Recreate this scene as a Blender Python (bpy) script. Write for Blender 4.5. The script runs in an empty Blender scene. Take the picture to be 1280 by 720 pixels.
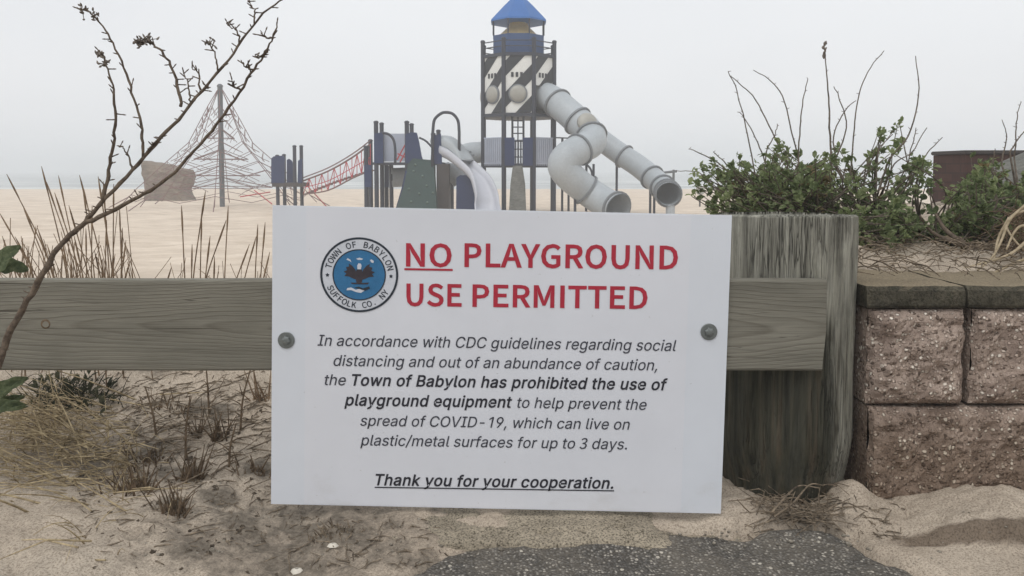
import bpy, bmesh, math, random
from mathutils import Vector, Matrix, noise as mnoise
from mathutils.geometry import tessellate_polygon

random.seed(7)
SC = bpy.context.scene
COL = SC.collection
R = math.radians

# ------------------------------------------------------------------ camera
CAM = Vector((0.0, 0.0, 1.25))
PITCH = R(3.2)
cam_d = bpy.data.cameras.new('camera')
cam_d.sensor_width = 36.0
cam_d.lens = 28.125
cam_d.shift_y = -92.0 / 1280.0
cam_d.clip_start = 0.05
cam_d.clip_end = 6000
cam = bpy.data.objects.new('camera', cam_d)
cam.location = CAM
cam.rotation_euler = (math.pi / 2 - PITCH, 0, 0)
COL.objects.link(cam)
SC.camera = cam

# ------------------------------------------------------------------ sky, sun, exposure
SUN_EL, SUN_AZ = R(58), R(205)      # azimuth clockwise from +Y: behind the camera, a little left
w = bpy.data.worlds.new('World')
SC.world = w
w.use_nodes = True
nt = w.node_tree
for n in list(nt.nodes):
    nt.nodes.remove(n)
out = nt.nodes.new('ShaderNodeOutputWorld')
bg = nt.nodes.new('ShaderNodeBackground')
sky = nt.nodes.new('ShaderNodeTexSky')
sky.sky_type = 'NISHITA'
sky.sun_disc = False
sky.sun_elevation = SUN_EL
sky.sun_rotation = SUN_AZ
sky.air_density = 1.0
sky.dust_density = 6.0
sky.ozone_density = 1.0
hs = nt.nodes.new('ShaderNodeHueSaturation')
hs.inputs['Saturation'].default_value = 0.12
nt.links.new(sky.outputs[0], hs.inputs['Color'])
# cloud deck: an even grey-white veil over the sky
tc = nt.nodes.new('ShaderNodeTexCoord')
mp = nt.nodes.new('ShaderNodeMapping')
mp.inputs['Scale'].default_value = (1.0, 1.0, 3.0)
nz = nt.nodes.new('ShaderNodeTexNoise')
nz.inputs['Scale'].default_value = 1.6
nz.inputs['Detail'].default_value = 3.0
rp = nt.nodes.new('ShaderNodeValToRGB')
rp.color_ramp.elements[0].position = 0.3
rp.color_ramp.elements[0].color = (7.7, 8.0, 8.4, 1)
rp.color_ramp.elements[1].position = 0.7
rp.color_ramp.elements[1].color = (8.7, 8.95, 9.25, 1)
nt.links.new(tc.outputs['Generated'], mp.inputs['Vector'])
nt.links.new(mp.outputs[0], nz.inputs['Vector'])
nt.links.new(nz.outputs['Fac'], rp.inputs['Fac'])
mx = nt.nodes.new('ShaderNodeMix')
mx.data_type = 'RGBA'
mx.inputs[0].default_value = 0.85
nt.links.new(hs.outputs[0], mx.inputs[6])
nt.links.new(rp.outputs[0], mx.inputs[7])
nt.links.new(mx.outputs[2], bg.inputs['Color'])
bg.inputs['Strength'].default_value = 0.1
nt.links.new(bg.outputs[0], out.inputs['Surface'])

sl = bpy.data.lights.new('sun', 'SUN')
sl.energy = 0.9
sl.angle = R(35)
sl.color = (1.0, 0.985, 0.96)
sun = bpy.data.objects.new('sun', sl)
sd = Vector((math.sin(SUN_AZ) * math.cos(SUN_EL), math.cos(SUN_AZ) * math.cos(SUN_EL), math.sin(SUN_EL)))
sun.rotation_euler = (-sd).to_track_quat('-Z', 'Y').to_euler()
sun.location = (0, -5, 20)
COL.objects.link(sun)

SC.view_settings.view_transform = 'Standard'
SC.view_settings.look = 'None'
SC.view_settings.exposure = 0.17
SC.view_settings.gamma = 1.0
SC.view_settings.use_curve_mapping = False
SC.render.engine = 'CYCLES'
SC.cycles.volume_bounces = 2
SC.cycles.max_bounces = 8
SC.cycles.use_denoising = True

HAZE_DENSITY = 0.0062


# ------------------------------------------------------------------ helpers
def P(px, py, Y):
    """the world point seen at pixel (px, py) of the 1280 x 720 photo at depth Y metres"""
    u, v = (px - 640) / 1000.0, (268 - py) / 1000.0
    d = Vector((u, math.cos(PITCH) + v * math.sin(PITCH), -math.sin(PITCH) + v * math.cos(PITCH)))
    return CAM + d * (Y / d.y)


def lin(r, g, b):
    def f(c):
        c /= 255.0
        return c / 12.92 if c <= 0.04045 else ((c + 0.055) / 1.055) ** 2.4
    return (f(r), f(g), f(b), 1.0)


def sstep(a, b, x):
    t = min(1.0, max(0.0, (x - a) / (b - a)))
    return t * t * (3 - 2 * t)


def fbm(x, y, z=0.0, o=4):
    return mnoise.fractal(Vector((x, y, z)), 1.0, 2.0, o)


def catmull(pts, n=6):
    pts = [Vector(p) for p in pts]
    if len(pts) < 3:
        return pts
    q = [pts[0] * 2 - pts[1]] + pts + [pts[-1] * 2 - pts[-2]]
    res = []
    for i in range(1, len(q) - 2):
        p0, p1, p2, p3 = q[i - 1], q[i], q[i + 1], q[i + 2]
        for k in range(n):
            t = k / n
            res.append(0.5 * ((2 * p1) + (p2 - p0) * t + (2 * p0 - 5 * p1 + 4 * p2 - p3) * t * t + (3 * p1 - p0 - 3 * p2 + p3) * t ** 3))
    res.append(pts[-1])
    return res


class MB:
    """collects shapes in world coordinates; build() links them as ONE mesh object"""
    def __init__(s):
        s.v, s.f, s.mi, s.cur = [], [], [], 0

    def add(s, vs, fs):
        o = len(s.v)
        s.v += [tuple(v) for v in vs]
        for f in fs:
            s.f.append(tuple(i + o for i in f))
            s.mi.append(s.cur)
        return s

    def box(s, c, size, M=None):
        hx, hy, hz = size[0] / 2, size[1] / 2, size[2] / 2
        vs = []
        for z in (-hz, hz):
            for (x, y) in ((-hx, -hy), (hx, -hy), (hx, hy), (-hx, hy)):
                p = Vector((x, y, z))
                if M is not None:
                    p = M @ p
                vs.append(p + Vector(c))
        return s.add(vs, [(3, 2, 1, 0), (4, 5, 6, 7), (0, 1, 5, 4), (1, 2, 6, 5), (2, 3, 7, 6), (3, 0, 4, 7)])

    def tube(s, pts, r, n=8, cap=True):
        pts = [Vector(p) for p in pts]
        m = len(pts)
        rs = r if isinstance(r, (list, tuple)) else [r] * m
        if len(rs) != m:
            rs = [rs[0] + (rs[-1] - rs[0]) * i / (m - 1) for i in range(m)]
        t0 = (pts[1] - pts[0]).normalized()
        ref = Vector((0, 0, 1)) if abs(t0.z) < 0.9 else Vector((1, 0, 0))
        u = t0.cross(ref).normalized()
        vs = []
        for i in range(m):
            a, b = pts[max(0, i - 1)], pts[min(m - 1, i + 1)]
            t = (b - a)
            t = t.normalized() if t.length > 1e-9 else t0
            u = (u - t * u.dot(t))
            u = u.normalized() if u.length > 1e-9 else t.orthogonal().normalized()
            w_ = t.cross(u)
            for k in range(n):
                an = 2 * math.pi * k / n
                vs.append(pts[i] + (u * math.cos(an) + w_ * math.sin(an)) * rs[i])
        fs = []
        for i in range(m - 1):
            for k in range(n):
                k2 = (k + 1) % n
                fs.append((i * n + k, i * n + k2, (i + 1) * n + k2, (i + 1) * n + k))
        if cap:
            fs.append(tuple(range(n - 1, -1, -1)))
            fs.append(tuple((m - 1) * n + k for k in range(n)))
        return s.add(vs, fs)

    def lathe(s, c, prof, n=16, axis=Vector((0, 0, 1)), cap=True):
        axis = Vector(axis).normalized()
        u = axis.orthogonal().normalized()
        if abs(axis.z) > 0.99:
            u = Vector((1, 0, 0))
        w_ = axis.cross(u)
        vs = []
        for (r, h) in prof:
            for k in range(n):
                an = 2 * math.pi * k / n
                vs.append(Vector(c) + axis * h + (u * math.cos(an) + w_ * math.sin(an)) * r)
        fs = []
        for i in range(len(prof) - 1):
            for k in range(n):
                k2 = (k + 1) % n
                fs.append((i * n + k, i * n + k2, (i + 1) * n + k2, (i + 1) * n + k))
        if cap:
            fs.append(tuple(range(n - 1, -1, -1)))
            fs.append(tuple((len(prof) - 1) * n + k for k in range(n)))
        return s.add(vs, fs)

    def prism(s, poly, d):
        """polygon of 3-D points extruded along vector d"""
        poly = [Vector(p) for p in poly]
        n = len(poly)
        d = Vector(d)
        vs = poly + [p + d for p in poly]
        fs = [tuple(range(n)), tuple(range(2 * n - 1, n - 1, -1))]
        for i in range(n):
            j = (i + 1) % n
            fs.append((i, i + n, j + n, j))
        return s.add(vs, fs)

    def sweep(s, path, prof_fn, up=Vector((0, 0, 1)), close=True):
        """profile (list of (side, up) pairs) carried along a path"""
        path = [Vector(p) for p in path]
        m = len(path)
        vs = []
        n = 0
        for i in range(m):
            t = (path[min(m - 1, i + 1)] - path[max(0, i - 1)]).normalized()
            side = t.cross(up).normalized()
            nn = side.cross(t)
            pr = prof_fn(i / (m - 1))
            n = len(pr)
            for (a, b) in pr:
                vs.append(path[i] + side * a + nn * b)
        fs = []
        for i in range(m - 1):
            for k in range(n if close else n - 1):
                k2 = (k + 1) % n
                fs.append((i * n + k, (i + 1) * n + k, (i + 1) * n + k2, i * n + k2))
        if close:
            fs.append(tuple(range(n)))
            fs.append(tuple((m - 1) * n + k for k in range(n - 1, -1, -1)))
        return s.add(vs, fs)

    def leaf(s, p, d, up, ln, wd, fold=0.25, curl=0.15):
        d = Vector(d).normalized()
        side = d.cross(Vector(up))
        side = side.normalized() if side.length > 1e-6 else d.orthogonal().normalized()
        nn = side.cross(d).normalized()
        p = Vector(p)
        a = p
        b = p + d * ln * 0.5 + nn * ln * curl * 0.3
        c = p + d * ln - nn * ln * curl
        l1 = p + d * ln * 0.3 + side * wd * 0.42 + nn * wd * fold * 0.8
        l2 = p + d * ln * 0.68 + side * wd * 0.45 + nn * wd * fold * 0.7 - nn * ln * curl * 0.3
        r1 = p + d * ln * 0.3 - side * wd * 0.42 + nn * wd * fold * 0.8
        r2 = p + d * ln * 0.68 - side * wd * 0.45 + nn * wd * fold * 0.7 - nn * ln * curl * 0.3
        return s.add([a, l1, l2, c, r2, r1, b], [(0, 6, 1), (1, 6, 2), (2, 6, 3), (3, 6, 4), (4, 6, 5), (5, 6, 0)])

    def build(s, name, mats, parent=None, smooth=False, bevel=0.0, fix=False):
        me = bpy.data.meshes.new(name)
        off = wloc(parent) if parent else Vector((0, 0, 0))
        me.from_pydata([tuple(Vector(v) - off) for v in s.v], [], s.f)
        if not isinstance(mats, (list, tuple)):
            mats = [mats]
        for m in mats:
            me.materials.append(m)
        if any(s.mi):
            me.polygons.foreach_set('material_index', s.mi)
        if fix or bevel:
            bm = bmesh.new()
            bm.from_mesh(me)
            bmesh.ops.recalc_face_normals(bm, faces=bm.faces)
            if bevel:
                bmesh.ops.bevel(bm, geom=[e for e in bm.edges if e.is_manifold and e.calc_face_angle(0) > 0.6], offset=bevel, segments=2, affect='EDGES', clamp_overlap=True)
            bm.to_mesh(me)
            bm.free()
        if smooth:
            me.polygons.foreach_set('use_smooth', [True] * len(me.polygons))
        me.update()
        o = bpy.data.objects.new(name, me)
        COL.objects.link(o)
        if parent:
            o.parent = parent
        return o


def wloc(o):
    v = Vector((0, 0, 0))
    while o is not None:
        v += o.location
        o = o.parent
    return v


def tag(o, label=None, cat=None, group=None, kind=None):
    if label:
        o['label'] = label
    if cat:
        o['category'] = cat
    if group:
        o['group'] = group
    if kind:
        o['kind'] = kind
    return o


def thing(name, loc, label, cat, group=None):
    o = bpy.data.objects.new(name, None)
    o.empty_display_size = 0.1
    COL.objects.link(o)
    o.location = loc
    return tag(o, label, cat, group)


# ------------------------------------------------------------------ materials
class NT:
    def __init__(s, name, rough=0.8, spec=0.3):
        s.m = bpy.data.materials.new(name)
        s.m.use_nodes = True
        s.t = s.m.node_tree
        s.b = s.t.nodes['Principled BSDF']
        s.b.inputs['Roughness'].default_value = rough
        s.b.inputs['Specular IOR Level'].default_value = spec

    def n(s, typ, **kw):
        nd = s.t.nodes.new('ShaderNode' + typ)
        for k, v in kw.items():
            if hasattr(nd, k):
                setattr(nd, k, v)
            else:
                s.set(nd, k, v)
        return nd

    def set(s, nd, k, v):
        sock = nd.inputs[k] if not isinstance(k, str) or k in nd.inputs else nd.inputs[k.replace('_', ' ')]
        if isinstance(v, bpy.types.NodeSocket):
            s.t.links.new(v, sock)
        else:
            sock.default_value = v

    def coord(s, scale=(1, 1, 1), rot=(0, 0, 0), loc=(0, 0, 0), kind='Object'):
        tcn = s.n('TexCoord')
        m = s.n('Mapping')
        m.inputs['Scale'].default_value = scale
        m.inputs['Rotation'].default_value = rot
        m.inputs['Location'].default_value = loc
        s.t.links.new(tcn.outputs[kind], m.inputs['Vector'])
        return m.outputs[0]

    def noise(s, vec, scale, detail=4, rough=0.55, dist=0.0):
        nd = s.n('TexNoise')
        s.t.links.new(vec, nd.inputs['Vector'])
        nd.inputs['Scale'].default_value = scale
        nd.inputs['Detail'].default_value = detail
        nd.inputs['Roughness'].default_value = rough
        nd.inputs['Distortion'].default_value = dist
        return nd.outputs['Fac']

    def vor(s, vec, scale, feature='F1', out='Distance', rnd=1.0):
        nd = s.n('TexVoronoi')
        nd.feature = feature
        s.t.links.new(vec, nd.inputs['Vector'])
        nd.inputs['Scale'].default_value = scale
        nd.inputs['Randomness'].default_value = rnd
        return nd.outputs[out]

    def ramp(s, fac, stops, interp='LINEAR'):
        nd = s.n('ValToRGB')
        cr = nd.color_ramp
        cr.interpolation = interp
        while len(cr.elements) < len(stops):
            cr.elements.new(0.5)
        for e, (p, c) in zip(cr.elements, stops):
            e.position = p
            e.color = c if isinstance(c, (tuple, list)) else (c, c, c, 1)
        s.t.links.new(fac, nd.inputs['Fac'])
        return nd.outputs['Color']

    def mix(s, fac, a, b, mode='MIX'):
        nd = s.n('Mix')
        nd.data_type = 'RGBA'
        nd.blend_type = mode
        for sock, v in ((nd.inputs[0], fac), (nd.inputs[6], a), (nd.inputs[7], b)):
            if isinstance(v, bpy.types.NodeSocket):
                s.t.links.new(v, sock)
            else:
                sock.default_value = v
        return nd.outputs[2]

    def math(s, op, a, b=0.0, c=0.0):
        nd = s.n('Math')
        nd.operation = op
        for i, v in enumerate((a, b, c)):
            if isinstance(v, bpy.types.NodeSocket):
                s.t.links.new(v, nd.inputs[i])
            else:
                nd.inputs[i].default_value = v
        return nd.outputs[0]

    def sep(s, vec):
        nd = s.n('SeparateXYZ')
        s.t.links.new(vec, nd.inputs[0])
        return nd.outputs

    def color(s, c):
        if isinstance(c, bpy.types.NodeSocket):
            s.t.links.new(c, s.b.inputs['Base Color'])
        else:
            s.b.inputs['Base Color'].default_value = c
        return s

    def bump(s, h, strength=0.5, dist=0.01):
        nd = s.n('Bump')
        nd.inputs['Strength'].default_value = strength
        nd.inputs['Distance'].default_value = dist
        s.t.links.new(h, nd.inputs['Height'])
        s.t.links.new(nd.outputs[0], s.b.inputs['Normal'])
        return s


def painted(name, col, rough=0.5, var=0.12, scale=3.0, spec=0.35):
    t = NT(name, rough, spec)
    v = t.coord()
    n1 = t.noise(v, scale, 5, 0.6)
    n2 = t.noise(v, scale * 14, 3, 0.6)
    f = t.math('MULTIPLY', t.math('ADD', n1, n2), 0.5)
    lo = tuple(c * (1 - var * 1.6) for c in col[:3]) + (1,)
    hi = tuple(min(1, c * (1 + var)) for c in col[:3]) + (1,)
    t.color(t.ramp(f, [(0.35, lo), (0.62, hi)]))
    t.bump(n2, 0.08, 0.004)
    return t.m


def mat_ground():
    t = NT('sand', 0.95, 0.1)
    v = t.coord()
    big = t.noise(v, 0.9, 5, 0.55)
    mid = t.noise(v, 9, 5, 0.6)
    fine = t.noise(v, 260, 2, 0.7)
    fine2 = t.noise(v, 620, 1, 0.5)
    base = t.ramp(mid, [(0.3, lin(164, 153, 139)), (0.7, lin(194, 182, 166))])
    base = t.mix(t.ramp(big, [(0.4, 0.0), (0.65, 0.6)]), base, lin(172, 156, 138))
    g = t.ramp(fine, [(0.36, (0.62, 0.60, 0.58, 1)), (0.5, (1, 1, 1, 1)), (0.66, (1.16, 1.15, 1.13, 1))])
    base = t.mix(1.0, base, g, 'MULTIPLY')
    g2 = t.ramp(fine2, [(0.30, (0.5, 0.48, 0.46, 1)), (0.40, (1, 1, 1, 1))])
    base = t.mix(0.7, base, g2, 'MULTIPLY')
    at = t.n('Attribute')
    at.attribute_name = 'soil'
    sp = t.n('SeparateColor')
    t.t.links.new(at.outputs['Color'], sp.inputs[0])
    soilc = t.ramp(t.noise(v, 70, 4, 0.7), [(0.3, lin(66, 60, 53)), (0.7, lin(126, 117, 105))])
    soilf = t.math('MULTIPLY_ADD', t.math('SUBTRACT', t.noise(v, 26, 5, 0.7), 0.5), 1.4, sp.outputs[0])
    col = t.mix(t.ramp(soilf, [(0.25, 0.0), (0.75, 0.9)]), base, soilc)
    col = t.mix(sp.outputs[1], col, t.mix(1.0, col, (0.36, 0.33, 0.31, 1), 'MULTIPLY'))  # green channel: ledge shade put into the sand colour
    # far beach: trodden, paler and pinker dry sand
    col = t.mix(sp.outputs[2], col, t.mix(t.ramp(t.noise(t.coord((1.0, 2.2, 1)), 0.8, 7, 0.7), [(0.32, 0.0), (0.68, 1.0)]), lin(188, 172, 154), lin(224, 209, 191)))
    t.color(col)
    trod = t.noise(t.coord((1, 0.8, 1)), 3.2, 5, 0.62, 0.4)
    dent = t.ramp(t.vor(t.coord((1, 0.7, 1)), 1.9), [(0.05, 0.0), (0.24, 1.0)])
    trod = t.math('ADD', trod, t.math('MULTIPLY', dent, 0.35))
    h = t.math('ADD', t.math('ADD', t.math('MULTIPLY', mid, 0.5), t.math('MULTIPLY', fine, 0.35)), t.math('MULTIPLY', t.math('MULTIPLY', trod, sp.outputs[2]), 7.0))
    t.bump(h, 0.45, 0.010)
    return t.m


def mat_asphalt():
    t = NT('asphalt', 0.9, 0.25)
    v = t.coord()
    d = t.vor(v, 170)
    c = t.vor(v, 170, out='Color')
    sp = t.n('SeparateColor')
    t.t.links.new(c, sp.inputs[0])
    stones = t.ramp(sp.outputs[0], [(0.0, lin(72, 71, 69)), (0.45, lin(102, 100, 97)), (0.8, lin(134, 130, 124)), (0.93, lin(190, 183, 172))])
    col = t.mix(t.ramp(d, [(0.30, 0.0), (0.62, 1.0)]), stones, lin(70, 67, 63))
    dust = t.noise(v, 7, 6, 0.7)
    col = t.mix(t.ramp(dust, [(0.40, 0.10), (0.72, 0.6)]), col, lin(140, 131, 118))
    sand = t.vor(v, 75, out='Color')
    s2 = t.n('SeparateColor')
    t.t.links.new(sand, s2.inputs[0])
    dd = t.vor(v, 75)
    speck = t.math('MULTIPLY', t.ramp(s2.outputs[1], [(0.86, 0.0), (0.9, 1.0)]), t.ramp(dd, [(0.2, 1.0), (0.32, 0.0)]))
    col = t.mix(speck, col, lin(196, 188, 174))
    t.color(col)
    t.bump(t.math('MULTIPLY', d, -1.0), 0.9, 0.006)
    return t.m


def mat_concrete(name, a, b, speck=0.5, scale=60):
    t = NT(name, 0.92, 0.2)
    v = t.coord()
    col = t.ramp(t.noise(v, 11, 6, 0.65), [(0.3, a), (0.7, b)])
    f = t.noise(v, scale * 4, 2, 0.7)
    col = t.mix(speck, col, t.ramp(f, [(0.35, (0.25, 0.24, 0.22, 1)), (0.5, (1, 1, 1, 1)), (0.68, (1.35, 1.33, 1.3, 1))]), 'MULTIPLY')
    t.color(col)
    t.bump(f, 0.6, 0.004)
    return t.m


def mat_block():
    t = NT('split_face_concrete', 0.95, 0.2)
    v = t.coord()
    dist = t.noise(v, 30, 3, 0.6)
    vv = t.n('VectorMath')
    vv.operation = 'ADD'
    t.t.links.new(v, vv.inputs[0])
    sc = t.n('VectorMath')
    sc.operation = 'SCALE'
    nn = t.n('TexNoise')
    nn.inputs['Scale'].default_value = 40
    t.t.links.new(v, nn.inputs['Vector'])
    t.t.links.new(nn.outputs['Color'], sc.inputs[0])
    sc.inputs['Scale'].default_value = 0.012
    t.t.links.new(sc.outputs[0], vv.inputs[1])
    vec = vv.outputs[0]
    d = t.vor(vec, 125)
    c = t.vor(vec, 125, out='Color')
    sp = t.n('SeparateColor')
    t.t.links.new(c, sp.inputs[0])
    peb = t.ramp(sp.outputs[0], [(0.0, lin(96, 82, 73)), (0.3, lin(150, 132, 119)), (0.55, lin(182, 163, 150)), (0.78, lin(204, 187, 173)), (0.9, lin(236, 226, 212))])
    mort = t.ramp(t.noise(v, 18, 5, 0.6), [(0.3, lin(126, 110, 100)), (0.7, lin(178, 160, 147))])
    m = t.ramp(d, [(0.34, 0.0), (0.55, 1.0)])
    keep = t.ramp(sp.outputs[1], [(0.30, 1.0), (0.40, 0.0)])
    m = t.math('MAXIMUM', m, keep)
    col = t.mix(m, peb, mort)
    gr = t.noise(v, 300, 2, 0.7)
    # earth splashed on the lower course, old water stains
    zc = t.sep(v)[2]
    st_ = t.math('ADD', zc, t.math('MULTIPLY', t.math('SUBTRACT', t.noise(v, 9, 5, 0.7), 0.5), 0.34))
    col = t.mix(t.ramp(st_, [(0.10, 0.8), (0.27, 0.0)]), col, t.mix(1.0, col, (0.55, 0.50, 0.43, 1), 'MULTIPLY'))
    col = t.mix(t.ramp(t.noise(t.coord((16, 16, 5)), 1.4, 5, 0.7), [(0.56, 0.0), (0.72, 0.6)]), col, t.mix(1.0, col, (0.58, 0.55, 0.50, 1), 'MULTIPLY'))
    col = t.mix(0.6, col, t.ramp(gr, [(0.33, (0.45, 0.43, 0.41, 1)), (0.5, (1, 1, 1, 1)), (0.7, (1.2, 1.2, 1.2, 1))]), 'MULTIPLY')
    t.color(col)
    t.bump(t.math('ADD', t.math('MULTIPLY', m, -0.7), t.math('MULTIPLY', gr, 0.3)), 0.9, 0.007)
    return t.m


def mat_rail():
    """treated softwood with flame figure along the board"""
    t = NT('treated_pine_board', 0.85, 0.2)
    v = t.coord()
    x, y, z = t.sep(v)[:3]
    nd = t.n('TexNoise')
    nd.noise_dimensions = '3D'
    t.t.links.new(t.coord((1.3, 3, 5)), nd.inputs['Vector'])
    nd.inputs['Scale'].default_value = 1.6
    nd.inputs['Detail'].default_value = 3
    wob = t.math('SUBTRACT', nd.outputs['Fac'], 0.5)
    # ring distance: heart line slowly leaves the face plane, so the rings close into long flames
    zz = t.math('ADD', t.math('SUBTRACT', z, 0.088), t.math('MULTIPLY', wob, 0.055))
    yy = t.math('ADD', t.math('MULTIPLY', t.math('ABSOLUTE', t.math('ADD', x, -0.12)), 0.05), 0.004)
    rr = t.math('SQRT', t.math('ADD', t.math('MULTIPLY', zz, zz), t.math('MULTIPLY', yy, yy)))
    rings = t.math('FRACT', t.math('MULTIPLY', rr, 150.0))
    late = t.ramp(rings, [(0.0, 0.0), (0.55, 0.25), (0.86, 1.0), (1.0, 0.0)])
    fibre = t.noise(t.coord((2.5, 60, 110)), 3.0, 5, 0.7)
    blot = t.noise(t.coord((1.2, 2, 4)), 2.2, 5, 0.6)
    base = t.ramp(blot, [(0.3, lin(110, 107, 97)), (0.7, lin(140, 136, 124))])
    base = t.mix(t.math('MULTIPLY', late, t.math('MULTIPLY_ADD', blot, 0.7, 0.0)), base, lin(78, 70, 60))
    base = t.mix(0.75, base, t.ramp(fibre, [(0.3, (0.68, 0.67, 0.65, 1)), (0.5, (1, 1, 1, 1)), (0.72, (1.14, 1.14, 1.12, 1))]), 'MULTIPLY')
    chk = t.noise(t.coord((1.0, 30, 55)), 2.0, 2, 0.5)
    base = t.mix(t.ramp(chk, [(0.70, 0.0), (0.74, 0.7)]), base, lin(50, 44, 36))
    t.color(base)
    hair = t.noise(t.coord((1.6, 20, 60)), 1.5, 2, 0.4, 0.2)
    base = t.mix(t.math('MULTIPLY', t.ramp(t.math('ABSOLUTE', t.math('SUBTRACT', hair, 0.5)), [(0.0, 0.75), (0.012, 0.0)]), t.ramp(blot, [(0.45, 0.0), (0.6, 1.0)])), base, lin(52, 47, 40))
    t.color(base)
    t.bump(t.math('ADD', t.math('MULTIPLY', fibre, 0.6), t.math('MULTIPLY', late, -0.3)), 0.5, 0.003)
    return t.m


def mat_post():
    t = NT('weathered_pile_wood', 0.92, 0.12)
    w1 = t.noise(t.coord((20, 20, 2.2)), 1.6, 8, 0.68, 1.1)
    w2 = t.noise(t.coord((120, 120, 4.0)), 2.0, 5, 0.75)
    w3 = t.noise(t.coord((26, 26, 0.8)), 2.0, 3, 0.6, 0.4)
    z = t.sep(t.coord())[2]
    col = t.ramp(w1, [(0.30, lin(88, 86, 79)), (0.48, lin(134, 132, 122)), (0.66, lin(164, 162, 151))])
    # lower end: darker greenish-brown wood tone with a ragged upper edge
    col0 = col
    edge = t.math('ADD', z, t.math('MULTIPLY', t.math('SUBTRACT', w3, 0.5), 0.30))
    low = t.ramp(edge, [(0.42, 1.0), (0.50, 0.0)])
    lowc = t.ramp(w3, [(0.35, lin(38, 38, 30)), (0.5, lin(58, 56, 44)), (0.66, lin(78, 68, 54))])
    x = t.sep(t.coord())[0]
    side = t.ramp(t.math('ADD', x, t.math('MULTIPLY', t.math('SUBTRACT', w1, 0.5), 0.06)), [(0.05, 1.0), (0.085, 0.25)])
    low = t.math('MULTIPLY', low, side)
    col = t.mix(0.65, col, t.ramp(w2, [(0.3, (0.55, 0.54, 0.53, 1)), (0.46, (1, 1, 1, 1)), (0.7, (1.18, 1.18, 1.16, 1))]), 'MULTIPLY')
    def checks(sc, wdt):
        nn_ = t.noise(t.coord(sc), 1.7, 2, 0.45, 0.3)
        return t.ramp(t.math('ABSOLUTE', t.math('SUBTRACT', nn_, 0.5)), [(0.0, 0.75), (wdt, 0.0)])
    gate = t.ramp(t.noise(t.coord((9, 9, 3)), 1.0, 3, 0.6), [(0.48, 0.0), (0.62, 1.0)])
    cm = t.math('MULTIPLY', t.math('MAXIMUM', checks((40, 40, 1.6), 0.016), checks((90, 90, 3.5), 0.03)), gate)
    lich = t.noise(t.coord((30, 30, 22)), 1.6, 5, 0.7)
    col = t.mix(t.ramp(lich, [(0.60, 0.0), (0.70, 0.35)]), col, lin(158, 158, 146))
    blot = t.noise(t.coord((9, 9, 6)), 1.3, 4, 0.6)
    col = t.mix(t.ramp(blot, [(0.54, 0.0), (0.70, 0.6)]), col, lin(60, 58, 54))
    col = t.mix(t.math('MULTIPLY', low, 0.88), col, lowc)
    col = t.mix(0.6, col, t.ramp(w2, [(0.3, (0.55, 0.54, 0.53, 1)), (0.46, (1, 1, 1, 1)), (0.7, (1.25, 1.25, 1.2, 1))]), 'MULTIPLY')
    col = t.mix(cm, col, lin(30, 28, 24))
    t.color(col)
    t.bump(t.math('ADD', t.math('ADD', t.math('MULTIPLY', w2, 0.5), t.math('MULTIPLY', cm, -0.8)), t.math('MULTIPLY', w1, 0.4)), 0.8, 0.007)
    return t.m


def mat_leaf(name, a, b, c, scale=9):
    t = NT(name, 0.65, 0.15)
    v = t.coord()
    f = t.noise(v, scale, 4, 0.7)
    g = t.noise(v, scale * 12, 2, 0.6)
    col = t.ramp(t.math('MULTIPLY', t.math('ADD', f, g), 0.5), [(0.36, a), (0.5, b), (0.64, c)])
    t.color(col)
    tr = t.n('BsdfTranslucent')
    t.t.links.new(col, tr.inputs['Color'])
    ms = t.n('MixShader')
    ms.inputs[0].default_value = 0.45
    t.t.links.new(t.b.outputs[0], ms.inputs[1])
    t.t.links.new(tr.outputs[0], ms.inputs[2])
    t.t.links.new(ms.outputs[0], t.t.nodes['Material Output'].inputs['Surface'])
    return t.m


def mat_straw(name, a, b, scale=5):
    t = NT(name, 0.85, 0.15)
    f = t.noise(t.coord(), scale * 3, 4, 0.7)
    g = t.noise(t.coord(), scale * 9, 3, 0.7)
    t.color(t.ramp(t.math('MULTIPLY', t.math('ADD', f, g), 0.5), [(0.38, a), (0.62, b)]))
    return t.m


def mat_sea():
    t = NT('sea_water', 0.25, 0.5)
    f = t.noise(t.coord((0.06, 0.35, 1)), 1.0, 5, 0.6)
    foam = t.noise(t.coord((0.035, 0.5, 1), loc=(3, 7, 0)), 1.0, 6, 0.7)
    col = t.ramp(f, [(0.35, lin(104, 116, 118)), (0.7, lin(136, 146, 146))])
    y = t.sep(t.coord())[1]
    near = t.ramp(t.math('DIVIDE', y, 140.0), [(0.40, 0.10), (1.0, 0.0)])
    ff = t.ramp(t.math('ADD', foam, near), [(0.56, 0.0), (0.64, 0.85)])
    t.color(t.mix(ff, col, lin(226, 228, 226)))
    t.set(t.b, 'Roughness', t.math('MULTIPLY_ADD', ff, 0.5, 0.3))
    t.bump(f, 0.6, 0.3)
    return t.m


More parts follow.
